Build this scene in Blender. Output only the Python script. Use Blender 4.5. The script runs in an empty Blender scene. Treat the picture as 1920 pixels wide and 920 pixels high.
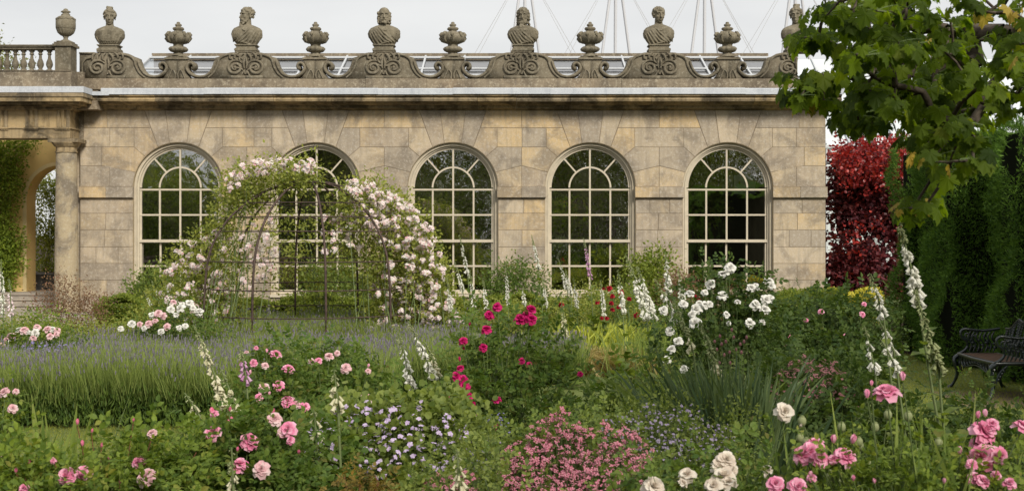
import bpy, math, random
import numpy as np
from mathutils import Vector, Matrix, Quaternion
PI = math.pi
rng = np.random.default_rng(7)
random.seed(7)
scene = bpy.context.scene
COL = scene.collection

# ------------------------------------------------------------------ camera
CAMZ, HOR, FPX = 1.95, 437.0, 2400.0
cam_d = bpy.data.cameras.new('camera')
cam = bpy.data.objects.new('camera', cam_d); COL.objects.link(cam)
cam.location = (0, 0, CAMZ); cam.rotation_euler = (PI/2, 0, 0)
cam_d.sensor_width = 36; cam_d.lens = 45; cam_d.shift_y = -23/1920
cam_d.clip_start = 0.1; cam_d.clip_end = 2000
cam_d.dof.use_dof = True; cam_d.dof.focus_distance = 15; cam_d.dof.aperture_fstop = 7.1
scene.camera = cam

# ------------------------------------------------------------------ sky, sun, exposure
SUN_EL, SUN_AZ = math.radians(35), math.radians(28)     # azimuth measured from behind the camera towards the right
world = bpy.data.worlds.new('World'); scene.world = world
world.use_nodes = True
wn = world.node_tree; wn.nodes.clear()
w_out = wn.nodes.new('ShaderNodeOutputWorld'); w_bg = wn.nodes.new('ShaderNodeBackground')
w_sky = wn.nodes.new('ShaderNodeTexSky'); w_sky.sky_type = 'NISHITA'; w_sky.sun_disc = False
w_sky.sun_elevation = SUN_EL; w_sky.sun_rotation = PI - SUN_AZ
w_tc = wn.nodes.new('ShaderNodeTexCoord'); w_no = wn.nodes.new('ShaderNodeTexNoise')
w_map = wn.nodes.new('ShaderNodeMapping'); w_map.inputs['Scale'].default_value = (1, 1, 4)
w_no.inputs['Scale'].default_value = 2.2; w_no.inputs['Detail'].default_value = 5
w_cr = wn.nodes.new('ShaderNodeValToRGB')
w_cr.color_ramp.elements[0].position = .3; w_cr.color_ramp.elements[0].color = (4.9, 4.9, 4.92, 1)
w_cr.color_ramp.elements[1].position = .7; w_cr.color_ramp.elements[1].color = (6.3, 6.25, 6.1, 1)
w_mx = wn.nodes.new('ShaderNodeMixRGB'); w_mx.inputs[0].default_value = .93
wn.links.new(w_tc.outputs['Generated'], w_map.inputs[0]); wn.links.new(w_map.outputs[0], w_no.inputs['Vector'])
wn.links.new(w_no.outputs[0], w_cr.inputs[0]); wn.links.new(w_sky.outputs[0], w_mx.inputs[1])
wn.links.new(w_cr.outputs[0], w_mx.inputs[2]); wn.links.new(w_mx.outputs[0], w_bg.inputs[0])
w_bg.inputs[1].default_value = .1
wn.links.new(w_bg.outputs[0], w_out.inputs[0])
sun_d = bpy.data.lights.new('sun', 'SUN'); sun = bpy.data.objects.new('sun', sun_d); COL.objects.link(sun)
sun_d.energy = 2.7; sun_d.angle = math.radians(16); sun_d.color = (1, .93, .82)
sd = Vector((math.sin(SUN_AZ)*math.cos(SUN_EL), -math.cos(SUN_AZ)*math.cos(SUN_EL), math.sin(SUN_EL)))
sun.rotation_euler = sd.to_track_quat('Z', 'Y').to_euler(); sun.location = (10, -20, 30)
vs = scene.view_settings
vs.view_transform = 'Standard'; vs.look = 'None'; vs.exposure = 0.52; vs.gamma = 1; vs.use_curve_mapping = False
cy = scene.cycles
cy.use_denoising = True; cy.max_bounces = 6; cy.diffuse_bounces = 3; cy.glossy_bounces = 3
cy.transmission_bounces = 4; cy.transparent_max_bounces = 12
cy.caustics_reflective = False; cy.caustics_refractive = False; cy.sample_clamp_indirect = 4

# ------------------------------------------------------------------ materials
def ramp(nt, src, stops):
    r = nt.nodes.new('ShaderNodeValToRGB'); e = r.color_ramp.elements
    while len(e) < len(stops): e.new(.5)
    for k, (p, c) in enumerate(stops): e[k].position = p; e[k].color = (*c, 1) if len(c) == 3 else c
    nt.links.new(src, r.inputs[0]); return r.outputs[0]
def noise(nt, vec, scale, detail=4, rough=.55, dist=0):
    n = nt.nodes.new('ShaderNodeTexNoise'); n.inputs['Scale'].default_value = scale
    n.inputs['Detail'].default_value = detail; n.inputs['Roughness'].default_value = rough
    n.inputs['Distortion'].default_value = dist
    nt.links.new(vec, n.inputs['Vector']); return n.outputs[0]
def mixc(nt, f, a, b, mode='MIX'):
    m = nt.nodes.new('ShaderNodeMixRGB'); m.blend_type = mode
    for k, v in enumerate((f, a, b)):
        if isinstance(v, (int, float)): m.inputs[k].default_value = v
        elif isinstance(v, tuple): m.inputs[k].default_value = (*v, 1)
        else: nt.links.new(v, m.inputs[k])
    return m.outputs[0]
def mathn(nt, op, a, b=0.0):
    m = nt.nodes.new('ShaderNodeMath'); m.operation = op
    for k, v in enumerate((a, b)):
        if isinstance(v, (int, float)): m.inputs[k].default_value = v
        else: nt.links.new(v, m.inputs[k])
    return m.outputs[0]
def newmat(name):
    m = bpy.data.materials.new(name); m.use_nodes = True; nt = m.node_tree
    b = nt.nodes['Principled BSDF']; return m, nt, b
def objvec(nt, sc=(1, 1, 1)):
    g = nt.nodes.new('ShaderNodeNewGeometry'); mp = nt.nodes.new('ShaderNodeMapping')
    mp.inputs['Scale'].default_value = sc; nt.links.new(g.outputs['Position'], mp.inputs[0]); return mp.outputs[0], g
def bump(nt, b, h, s=.3, d=.02):
    n = nt.nodes.new('ShaderNodeBump'); n.inputs['Strength'].default_value = s; n.inputs['Distance'].default_value = d
    nt.links.new(h, n.inputs['Height']); nt.links.new(n.outputs[0], b.inputs['Normal'])
def plain(name, c, rough=.6, spec=.3, metal=0, nscale=None, var=.25, bmp=0):
    m, nt, b = newmat(name); b.inputs['Roughness'].default_value = rough
    b.inputs['Specular IOR Level'].default_value = spec; b.inputs['Metallic'].default_value = metal
    b.inputs['Base Color'].default_value = (*c, 1)
    if nscale:
        v, g = objvec(nt); n = noise(nt, v, nscale, 5)
        d = tuple(x*(1-var) for x in c); l = tuple(min(1, x*(1+var)) for x in c)
        nt.links.new(ramp(nt, n, [(.3, d), (.7, l)]), b.inputs['Base Color'])
        if bmp: bump(nt, b, n, bmp)
    return m
def stone(name, cols, stain=.5, lichen=.3, island=True, bmp=.35, dark=(.10, .085, .06), streak=0.0, lc=(.50, .47, .40)):
    m, nt, b = newmat(name); v, g = objvec(nt); b.inputs['Roughness'].default_value = .9
    b.inputs['Specular IOR Level'].default_value = .15
    n1 = noise(nt, v, .9, 3); 
    if island:
        f = mathn(nt, 'ADD', mathn(nt, 'MULTIPLY', g.outputs['Random Per Island'], .75), mathn(nt, 'MULTIPLY', n1, .35))
    else: f = n1
    k = len(cols); c = ramp(nt, f, [(.12+.76*i/(k-1), cols[i]) for i in range(k)])
    n2 = noise(nt, v, 1.7, 7, .62, .6)
    if island: pass
    c = mixc(nt, mathn(nt, 'MULTIPLY', ramp(nt, n2, [(.44, (0, 0, 0)), (.60, (1, 1, 1))]), stain), c, dark, 'MIX')
    vl, _ = objvec(nt, (.5, .5, 9)); n3 = noise(nt, vl, 3, 4)
    c = mixc(nt, .16, c, ramp(nt, n3, [(.3, (.62, .6, .56)), (.7, (1.15, 1.12, 1.05))]), 'MULTIPLY')
    n4 = noise(nt, v, 14, 6, .7)
    c = mixc(nt, mathn(nt, 'MULTIPLY', ramp(nt, n4, [(.51, (0, 0, 0)), (.63, (1, 1, 1))]), lichen), c, lc)
    n5 = noise(nt, v, 45, 5, .7)
    c = mixc(nt, .5, c, ramp(nt, n5, [(.3, (.6, .58, .55)), (.65, (1.15, 1.15, 1.12))]), 'MULTIPLY')
    if streak:
        vs_, _ = objvec(nt, (6, 6, .5)); n6 = noise(nt, vs_, 1.6, 5, .6)
        c = mixc(nt, mathn(nt, 'MULTIPLY', ramp(nt, n6, [(.48, (0, 0, 0)), (.7, (1, 1, 1))]), streak), c, dark)
    nt.links.new(c, b.inputs['Base Color'])
    bump(nt, b, mathn(nt, 'ADD', n5, mathn(nt, 'MULTIPLY', n4, 1.5)), bmp, .012)
    return m
def leafm(name, c1, c2, trans=.38, rough=.55, spec=.2, c3=None, tcol=None):
    if name.startswith('leaf_') and c1[1] > c1[0] and 'yew' not in name: c1, c2 = [(x[0]*1.85, x[1]*1.62, x[2]*1.15) for x in (c1, c2)]
    m, nt, b = newmat(name); v, g = objvec(nt)
    oi = nt.nodes.new('ShaderNodeObjectInfo')
    f = mathn(nt, 'ADD', mathn(nt, 'MULTIPLY', g.outputs['Random Per Island'], .7), mathn(nt, 'MULTIPLY', noise(nt, v, 2.5, 2), .3))
    st = [(.15, c1), (.75, c2)]
    if c3: st.append((.93, c3))
    c = ramp(nt, f, st); nt.links.new(c, b.inputs['Base Color'])
    b.inputs['Roughness'].default_value = rough; b.inputs['Specular IOR Level'].default_value = spec
    t = nt.nodes.new('ShaderNodeBsdfTranslucent'); tc = mixc(nt, 1.0, c, tcol or (1.5, 1.5, .6), 'MULTIPLY')
    nt.links.new(tc, t.inputs[0])
    mx = nt.nodes.new('ShaderNodeMixShader'); mx.inputs[0].default_value = trans
    nt.links.new(b.outputs[0], mx.inputs[1]); nt.links.new(t.outputs[0], mx.inputs[2])
    nt.links.new(mx.outputs[0], nt.nodes['Material Output'].inputs[0])
    return m
def petalm(name, c1, c2, trans=.3):
    return leafm(name, c1, c2, trans, .6, .2, None, (1, 1, 1))
Mt = {}
TAN = [(.37, .31, .235), (.50, .405, .275), (.54, .455, .34), (.42, .35, .265), (.59, .445, .255), (.50, .42, .31), (.39, .335, .265)]
Mt['ashlar'] = stone('ashlar', TAN, .66, .40, dark=(.21, .18, .145), streak=.4, lc=(.60, .56, .50))
Mt['mortar'] = plain('mortar', (.22, .18, .13), .95, .1)
Mt['reveal'] = stone('reveal_stone', [(.40, .32, .20), (.46, .38, .26)], .2, .1, False)
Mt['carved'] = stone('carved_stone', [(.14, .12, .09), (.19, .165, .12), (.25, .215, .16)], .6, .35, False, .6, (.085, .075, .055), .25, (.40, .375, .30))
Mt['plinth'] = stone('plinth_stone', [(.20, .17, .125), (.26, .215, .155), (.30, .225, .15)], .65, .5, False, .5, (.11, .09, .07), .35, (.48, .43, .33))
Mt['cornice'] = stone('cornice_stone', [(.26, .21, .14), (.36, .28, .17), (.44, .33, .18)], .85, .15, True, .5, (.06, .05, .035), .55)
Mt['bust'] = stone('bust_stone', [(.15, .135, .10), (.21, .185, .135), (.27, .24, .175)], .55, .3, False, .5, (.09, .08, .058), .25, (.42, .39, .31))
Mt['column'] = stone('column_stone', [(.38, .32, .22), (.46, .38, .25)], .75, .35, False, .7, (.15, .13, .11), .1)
Mt['lead'] = stone('lead', [(.50, .54, .60), (.60, .63, .68)], .2, .25, False, .2, (.25, .28, .33), .3, (.62, .66, .7))
Mt['plaster'] = plain('yellow_plaster', (.66, .48, .20), .85, .2, nscale=1.5, var=.12)
Mt['frame'] = plain('cream_paint', (.54, .48, .37), .45, .4, nscale=6, var=.1)
Mt['white_metal'] = plain('white_metal', (.50, .52, .54), .5, .4)
Mt['iron'] = plain('rusty_iron', (.075, .05, .04), .7, .4, .3, 14, .5, .3)
Mt['bench_iron'] = plain('bench_iron', (.010, .018, .019), .32, .7, .1, 20, .4)
Mt['bench_wood'] = plain('bench_wood', (.12, .07, .045), .5, .4, nscale=20, var=.3)
Mt['bark'] = plain('bark', (.075, .06, .045), .9, .2, nscale=25, var=.5, bmp=.5)
Mt['soil'] = plain('soil', (.045, .032, .022), .95, .1, nscale=12, var=.5, bmp=.6)
Mt['paving'] = plain('paving', (.33, .29, .24), .9, .2, nscale=5, var=.2, bmp=.2)
Mt['gravel'] = plain('gravel', (.16, .12, .085), .95, .2, nscale=30, var=.4, bmp=.4)
Mt['lawn'] = plain('lawn', (.13, .16, .045), .9, .2, nscale=6, var=.25, bmp=.5)
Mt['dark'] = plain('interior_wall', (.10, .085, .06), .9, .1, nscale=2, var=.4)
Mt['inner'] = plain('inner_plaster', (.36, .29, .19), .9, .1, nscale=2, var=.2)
Mt['pot'] = plain('pot', (.10, .10, .10), .6, .3, nscale=8)
Mt['terracotta'] = plain('terracotta', (.5, .18, .06), .6, .3, nscale=8)
Mt['steel'] = plain('mast_steel', (.52, .53, .55), .5, .4)
Mt['cable'] = plain('cable', (.45, .46, .47), .5, .4)
def glassm(name, refl, tint=(1, 1, 1), rough=0.0, wav=.0):
    m, nt, b = newmat(name); nt.nodes.remove(b)
    g = nt.nodes.new('ShaderNodeBsdfGlossy'); g.inputs['Roughness'].default_value = rough
    t = nt.nodes.new('ShaderNodeBsdfTransparent'); t.inputs[0].default_value = (*tint, 1)
    fr = nt.nodes.new('ShaderNodeFresnel'); fr.inputs[0].default_value = 1.5
    f = mathn(nt, 'ADD', fr.outputs[0], refl)
    mx = nt.nodes.new('ShaderNodeMixShader'); nt.links.new(f, mx.inputs[0])
    nt.links.new(t.outputs[0], mx.inputs[1]); nt.links.new(g.outputs[0], mx.inputs[2])
    if wav:
        v, _ = objvec(nt); n = noise(nt, v, 2.2, 2, .5, .3); bn = nt.nodes.new('ShaderNodeBump')
        bn.inputs['Strength'].default_value = wav; bn.inputs['Distance'].default_value = .02
        nt.links.new(n, bn.inputs['Height']); nt.links.new(bn.outputs[0], g.inputs['Normal'])
    nt.links.new(mx.outputs[0], nt.nodes['Material Output'].inputs[0]); return m
Mt['glass'] = glassm('window_glass', .48, (.9, .95, .9), 0, .3)
Mt['roofglass'] = glassm('roof_glass', .38, (.8, .85, .88), .15)
G = leafm
Mt['lf_rose'] = G('leaf_rose', (.035, .075, .022), (.085, .14, .04), c3=(.16, .12, .04))
Mt['lf_rosel'] = G('leaf_rose_light', (.045, .085, .022), (.125, .19, .045), c3=(.30, .24, .07))
Mt['lf_ramb'] = G('leaf_rambler', (.085, .125, .035), (.18, .22, .07), c3=(.18, .17, .06))
Mt['lf_dark'] = G('leaf_dark', (.02, .045, .016), (.05, .085, .028))
Mt['lf_yew'] = G('leaf_yew', (.045, .10, .018), (.14, .25, .035), .2, .6)
Mt['lf_box'] = G('leaf_box', (.06, .10, .025), (.14, .19, .045))
Mt['lf_ivy'] = G('leaf_ivy', (.05, .09, .015), (.13, .19, .035))
Mt['lf_maple'] = G('leaf_maple', (.017, .036, .008), (.075, .125, .016), .58, .6, .15, (.13, .15, .025), (2.0, 2.0, .5))
Mt['lf_mapley'] = G('leaf_maple_yellow', (.30, .27, .05), (.48, .34, .07), .4)
Mt['lf_red'] = G('leaf_smoke_red', (.13, .014, .018), (.44, .040, .034), .35, .4, .5, (.42, .08, .03), (1.3, .6, .5))
Mt['lf_plum'] = G('leaf_smoke_plum', (.055, .014, .02), (.15, .032, .036), .2, .4, .4, (.26, .04, .02), (1.2, .5, .4))
Mt['lf_bronze'] = G('leaf_bronze', (.15, .09, .06), (.26, .16, .10), c3=(.30, .12, .11))
Mt['lf_gold'] = G('leaf_gold', (.13, .12, .03), (.28, .20, .05), c3=(.36, .18, .04))
Mt['lf_lime'] = G('leaf_lime', (.16, .22, .05), (.28, .33, .08))
Mt['lf_yellow'] = G('leaf_yellow', (.42, .40, .05), (.62, .56, .10))
Mt['lf_iris'] = G('leaf_iris', (.07, .12, .045), (.15, .21, .08), c3=(.24, .26, .10))
Mt['lf_blue'] = G('leaf_bluegreen', (.03, .06, .045), (.08, .125, .075), .2)
Mt['lf_geran'] = G('leaf_geranium', (.05, .085, .03), (.13, .18, .065))
Mt['lf_mid'] = G('leaf_mid', (.05, .09, .03), (.11, .16, .05))
Mt['lf_lav'] = G('leaf_lavender', (.022, .05, .016), (.065, .11, .03), .25)
Mt['lf_lavt'] = G('leaf_lavender_stalk', (.065, .105, .04), (.16, .22, .095), .3)
Mt['lf_sedge'] = G('leaf_sedge', (.34, .27, .12), (.52, .43, .22))
Mt['lf_far'] = G('leaf_far_tree', (.07, .09, .045), (.14, .17, .08))
Mt['lf_grass'] = G('leaf_grass', (.10, .14, .035), (.20, .23, .06))
Mt['st_green'] = plain('stem_green', (.10, .14, .045), .6, .3)
Mt['st_fox'] = plain('stem_foxglove', (.15, .19, .075), .6, .3)
Mt['st_brown'] = plain('stem_brown', (.10, .065, .035), .8, .2)
Mt['st_red'] = plain('stem_reddish', (.16, .07, .035), .7, .2)
Mt['p_pink'] = petalm('petal_pink', (.82, .24, .42), (.92, .52, .66))
Mt['p_pale'] = petalm('petal_pale_pink', (.78, .46, .50), (.86, .68, .68))
Mt['p_hot'] = petalm('petal_hot_pink', (.70, .10, .24), (.86, .26, .42))
Mt['p_crimson'] = petalm('petal_crimson', (.46, .006, .11), (.72, .03, .23))
Mt['p_red'] = petalm('petal_dark_red', (.22, .006, .015), (.42, .015, .03))
Mt['p_white'] = petalm('petal_white', (.78, .77, .72), (.88, .87, .82))
Mt['p_cream'] = petalm('petal_cream', (.76, .66, .56), (.86, .80, .70))
Mt['p_blush'] = petalm('petal_blush', (.76, .58, .60), (.90, .84, .82))
Mt['p_fox'] = petalm('petal_foxglove_white', (.72, .72, .60), (.86, .85, .78))
Mt['p_foxc'] = petalm('petal_foxglove_cream', (.62, .60, .38), (.78, .74, .54))
Mt['p_foxp'] = petalm('petal_foxglove_purple', (.48, .20, .40), (.70, .45, .62))
Mt['p_bud'] = petalm('petal_bud_green', (.28, .33, .14), (.42, .45, .24))
Mt['p_mauve'] = petalm('petal_mauve', (.24, .20, .32), (.44, .38, .50))
Mt['p_lilac'] = petalm('petal_lilac', (.50, .36, .62), (.72, .60, .82))
Mt['p_blue'] = petalm('petal_blue', (.16, .14, .40), (.32, .28, .55))
Mt['p_lav'] = petalm('petal_lavender', (.16, .145, .18), (.30, .27, .33))
Mt['p_astr'] = petalm('petal_astrantia', (.40, .06, .13), (.68, .25, .34))
Mt['p_astd'] = petalm('petal_astrantia_dusky', (.30, .11, .13), (.50, .25, .26))
Mt['p_yel'] = plain('stamen_yellow', (.75, .45, .08), .7)
Mt['p_seed'] = plain('seed_head', (.30, .27, .19), .8)

# ------------------------------------------------------------------ mesh helpers
def W(px, py, D): return np.array([(px-960)*D/FPX, D, CAMZ+(HOR-py)*D/FPX])
def FX(px): return (px-960)/75.0
def FZ(py): return CAMZ+(HOR-py)/75.0
class MB:
    def __init__(s): s.v = []; s.l = []; s.s = []; s.m = []; s.n = 0
    def add(s, V, F, mat=0):
        V = np.asarray(V, float).reshape(-1, 3); F = np.asarray(F, np.int64)
        if len(F) == 0: return
        s.v.append(V); s.l.append((F+s.n).ravel()); s.s.append(np.full(len(F), F.shape[1])); s.m.append(np.full(len(F), mat)); s.n += len(V)
    def ngon(s, pts, mat=0): s.add(pts, [list(range(len(pts)))], mat)
    def box(s, a, b, mat=0):
        (x0, y0, z0), (x1, y1, z1) = a, b
        V = [(x0, y0, z0), (x1, y0, z0), (x1, y1, z0), (x0, y1, z0), (x0, y0, z1), (x1, y0, z1), (x1, y1, z1), (x0, y1, z1)]
        s.add(V, [(0, 1, 5, 4), (1, 2, 6, 5), (2, 3, 7, 6), (3, 0, 4, 7), (4, 5, 6, 7), (3, 2, 1, 0)], mat)
    def prism(s, poly, y0, y1, mat=0):      # poly in (x, z), front at y0
        n = len(poly); a = sum(poly[i][0]*poly[(i+1) % n][1]-poly[(i+1) % n][0]*poly[i][1] for i in range(n))
        if a < 0: poly = poly[::-1]
        s.v.append(np.array([(x, y0, z) for x, z in poly]+[(x, y1, z) for x, z in poly], float))
        for f in [list(range(n)), list(range(2*n-1, n-1, -1))]+[[i, n+i, n+(i+1) % n, (i+1) % n] for i in range(n)]:
            s.l.append(np.array(f)+s.n); s.s.append(np.array([len(f)])); s.m.append(np.array([mat]))
        s.n += 2*n
    def lathe(s, prof, c, n=24, mat=0, mod=None, sx=1, sy=1):   # prof [(r,z)], optional mod(angle, i)
        a = np.linspace(0, 2*PI, n, endpoint=False); V = []
        for i, (r, z) in enumerate(prof):
            rr = r*(mod(a, i) if mod else 1)
            V.append(np.stack([c[0]+rr*np.cos(a)*sx, c[1]+rr*np.sin(a)*sy, np.full(n, c[2]+z)], 1))
        k = len(prof); V = np.concatenate(V); F = []
        for i in range(k-1):
            for j in range(n): F.append((i*n+j, i*n+(j+1) % n, (i+1)*n+(j+1) % n, (i+1)*n+j))
        s.add(V, F, mat)
        s.add(V[:n], [list(range(n))[::-1]], mat); s.add(V[-n:], [list(range(n))], mat)
    def tube(s, P, R, n=6, mat=0, closed=False, flat=1.0, flatdir=None, caps=True):
        P = np.asarray(P, float); k = len(P); R = np.broadcast_to(np.asarray(R, float), (k,))
        T = np.gradient(P, axis=0) if not closed else np.roll(P, -1, 0)-np.roll(P, 1, 0)
        T /= np.linalg.norm(T, axis=1, keepdims=True)+1e-9
        up = np.array(flatdir if flatdir is not None else ((0, 0, 1) if abs(T[:, 2].mean()) < .8 else (0, 1, 0)), float)
        A = np.cross(T, up); A /= np.linalg.norm(A, axis=1, keepdims=True)+1e-9; B = np.cross(A, T)
        a = np.linspace(0, 2*PI, n, endpoint=False)+PI/n
        V = P[:, None]+R[:, None, None]*(np.cos(a)[None, :, None]*A[:, None]+flat*np.sin(a)[None, :, None]*B[:, None])
        i = np.arange(k if closed else k-1)[:, None]; j = np.arange(n)[None]; i2 = (i+1) % k; j2 = (j+1) % n
        F = np.stack([i*n+j, i*n+j2, i2*n+j2, i2*n+j], -1).reshape(-1, 4)
        V = V.reshape(-1, 3); o = s.n; s.add(V, F, mat)
        if caps and not closed:
            s.add(V[:n], [list(range(n))], mat); s.add(V[-n:], [list(range(n))[::-1]], mat)
    def tubes(s, P, r0, r1, n=3, mat=0):     # P (m,k,3) thin stems
        P = np.asarray(P, float)
        if len(P) == 0: return
        m, k, _ = P.shape; T = np.gradient(P, axis=1); T /= np.linalg.norm(T, axis=2, keepdims=True)+1e-9
        up = np.array([.31, .95, .05]); A = np.cross(T, up); A /= np.linalg.norm(A, axis=2, keepdims=True)+1e-9; B = np.cross(A, T)
        R = np.linspace(0, 1, k)[None, :]*(np.asarray(r1)-np.asarray(r0)) .reshape(-1, 1)+np.asarray(r0).reshape(-1, 1) if np.ndim(r0) else np.broadcast_to(np.linspace(r0, r1, k)[None], (m, k))
        a = np.linspace(0, 2*PI, n, endpoint=False)
        V = P[:, :, None]+R[:, :, None, None]*(np.cos(a)[None, None, :, None]*A[:, :, None]+np.sin(a)[None, None, :, None]*B[:, :, None])
        q = np.arange(m)[:, None, None]*k*n; i = np.arange(k-1)[None, :, None]; j = np.arange(n)[None, None]; j2 = (j+1) % n
        F = np.stack([q+i*n+j, q+i*n+j2, q+(i+1)*n+j2, q+(i+1)*n+j], -1).reshape(-1, 4)
        s.add(V.reshape(-1, 3), F, mat)
    def sphere(s, c, r, n=10, m=7, mat=0):
        r = np.broadcast_to(np.asarray(r, float), (3,)); V = []; 
        for i in range(m+1):
            t = PI*(i+.02)/(m+.04)
            for j in range(n): V.append((c[0]+r[0]*math.sin(t)*math.cos(2*PI*j/n), c[1]+r[1]*math.sin(t)*math.sin(2*PI*j/n), c[2]+r[2]*math.cos(t)))
        F = [(i*n+j, (i+1)*n+j, (i+1)*n+(j+1) % n, i*n+(j+1) % n) for i in range(m) for j in range(n)]
        V = np.array(V); s.add(V, F, mat)
        s.add(V[:n], [list(range(n))], mat); s.add(V[-n:], [list(range(n))[::-1]], mat)
    def inst(s, T, pos, Y, Z, sc, mat=0):     # T = (verts, [facearrays])
        V0, Fs = T; pos = np.asarray(pos, float)
        if len(pos) == 0: return
        Y = Y/(np.linalg.norm(Y, axis=1, keepdims=True)+1e-9)
        X = np.cross(Y, Z); X /= np.linalg.norm(X, axis=1, keepdims=True)+1e-9; Z = np.cross(X, Y)
        sc = np.broadcast_to(np.asarray(sc, float).reshape(-1, 1), (len(pos), 1))
        R = np.stack([X, Y, Z], 1)*sc[:, :, None]
        V = np.einsum('kc,ncd->nkd', V0, R)+pos[:, None]; k = len(V0)
        base = s.n; s.v.append(V.reshape(-1, 3)); s.n += len(V)*k
        for F, mm in Fs:
            F = np.asarray(F); FF = (F[None]+(np.arange(len(pos))*k)[:, None, None]+base)
            s.l.append(FF.ravel()); s.s.append(np.full(len(pos)*len(F), F.shape[1])); s.m.append(np.full(len(pos)*len(F), mat+mm))
    def mesh(s, name, mats, origin=(0, 0, 0), smooth=False):
        me = bpy.data.meshes.new(name)
        V = np.concatenate(s.v)-np.asarray(origin, float); L = np.concatenate(s.l); S = np.concatenate(s.s); Mx = np.concatenate(s.m)
        me.vertices.add(len(V)); me.vertices.foreach_set('co', V.astype(np.float32).ravel())
        me.loops.add(len(L)); me.loops.foreach_set('vertex_index', L.astype(np.int32))
        me.polygons.add(len(S)); st = np.concatenate([[0], np.cumsum(S)[:-1]])
        me.polygons.foreach_set('loop_start', st.astype(np.int32)); me.polygons.foreach_set('loop_total', S.astype(np.int32))
        for m in (mats if isinstance(mats, (list, tuple)) else [mats]): me.materials.append(Mt[m] if isinstance(m, str) else m)
        me.polygons.foreach_set('material_index', Mx.astype(np.int32))
        me.polygons.foreach_set('use_smooth', np.full(len(S), smooth))
        me.update(); me.validate(); return me
    def build(s, name, mats, parent=None, smooth=False, kind=None, label=None):
        if not s.v: return None
        me = s.mesh(name, mats, root_loc(parent), smooth)
        o = bpy.data.objects.new(name, me); COL.objects.link(o)
        if parent: o.parent = parent
        if kind: o['kind'] = kind
        if label: o['label'] = label
        return o
def root_loc(p):
    if p is None: return (0, 0, 0)
    while p.parent: p = p.parent
    return tuple(p.location)
def thing(name, label, cat, loc=(0, 0, 0), group=None):
    o = bpy.data.objects.new(name, None); COL.objects.link(o); o.empty_display_size = .2
    o.location = tuple(float(x) for x in loc); o['label'] = label; o['category'] = cat
    if group: o['group'] = group
    return o
def dup(root, loc, label=None, parent=None):
    r = root.copy(); COL.objects.link(r); r.location = loc
    if parent: r.parent = parent
    if label: r['label'] = label
    for ch in list(root.children):
        c = ch.copy(); COL.objects.link(c); c.parent = r
        for g in list(ch.children):
            d = g.copy(); COL.objects.link(d); d.parent = c
    return r
def structure(o): o['kind'] = 'structure'; return o
def rnd(n, s=1.0): return rng.normal(0, s, (n, 3))
def uni(a, b, n=None): return rng.uniform(a, b, n)

# ------------------------------------------------------------------ leaf and flower templates (along +Y, face +Z)
def T_(V, *Fs): return (np.array(V, float), [(np.array(f), m) for f, m in Fs])
LEAF2 = T_([(0, 0, 0), (-.3, .45, .10), (0, 1, -.06), (.3, .45, .10), (0, .45, 0)], ([(0, 4, 2, 1), (0, 3, 2, 4)], 0))
LEAF6 = T_([(0, 0, 0), (-.26, .25, .06), (-.30, .6, .07), (0, 1, -.12), (.30, .6, .07), (.26, .25, .06), (0, .28, 0), (0, .62, -.01)],
           ([(0, 6, 1), (7, 3, 2), (0, 5, 6), (7, 4, 3)], 0), ([(1, 6, 7, 2), (6, 5, 4, 7)], 0))
NARROW = T_([(0, 0, 0), (-.11, .45, .04), (0, 1, -.05), (.11, .45, .04)], ([(0, 3, 2, 1)], 0))
ROUND = T_([(0, 0, 0), (-.42, .2, .05), (-.5, .6, .1), (-.2, .98, .02), (.2, .98, .02), (.5, .6, .1), (.42, .2, .05), (0, .5, -.03)],
           ([(0, 7, 1), (1, 7, 2), (2, 7, 3), (3, 7, 4), (4, 7, 5), (5, 7, 6), (6, 7, 0)], 0))
def _maple():
    h = [(0.05, -.02), (.30, -.16), (.27, -.02), (.52, .02), (.47, .10), (.40, .13), (.72, .34), (.62, .38), (.66, .52), (.50, .48), (.34, .46), (.36, .62), (.40, .78), (.24, .76), (.16, .86)]
    o = h+[(0, 1.05)]+[(-x, y) for x, y in h[::-1]]
    V = [(x, y, -.30*(x*x)-.22*y*y+.05*math.sin(9*y+4*x)) for x, y in o]+[(0, .25, .03)]
    n = len(o); return T_(V, ([(n, i, i+1) for i in range(n-1)], 0))
MAPLE = _maple()
def petal(w, l, op, curl, az, cup=.3, h0=0.0, r0=0.0, nu=3, nv=3, tipw=1.0):
    V = []
    for j in range(nv+1):
        v = j/nv; ang = op+curl*(v-.5); rr = r0+l*v*math.sin(ang); zz = h0+l*v*math.cos(ang)
        wd = w*(math.sin(PI*min(1, .12+.62*v)))*(1 if v < 1 else .72*tipw)
        for i in range(nu+1):
            u = -1+2*i/nu; x = u*wd; up = cup*u*u*wd
            r2 = rr-up*math.cos(ang); z2 = zz+up*math.sin(ang)
            if j == nv: z2 -= .08*l*u*u
            V.append((r2*math.cos(az)-x*math.sin(az), r2*math.sin(az)+x*math.cos(az), z2))
    F = [(j*(nu+1)+i, j*(nu+1)+i+1, (j+1)*(nu+1)+i+1, (j+1)*(nu+1)+i) for j in range(nv) for i in range(nu)]
    return V, F
def flower_mesh(name, rings, mats, extra=None, origin=None):
    """rings: (count, width, length, open, curl, cup, h0, r0, jitter, mat)"""
    mb = MB()
    for (n, w, l, op, cu, cup, h0, r0, jit, mt) in rings:
        a0 = random.random()*6
        for k in range(n):
            V, F = petal(w*random.uniform(.85, 1.15), l*random.uniform(.85, 1.12), op+random.uniform(-jit, jit), cu+random.uniform(-jit, jit), a0+2*PI*k/n+random.uniform(-.15, .15), cup, h0, r0)
            mb.add(V, F, mt)
    if extra: extra(mb)
    return mb.mesh(name, mats, (0, 0, 0), True)
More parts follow.
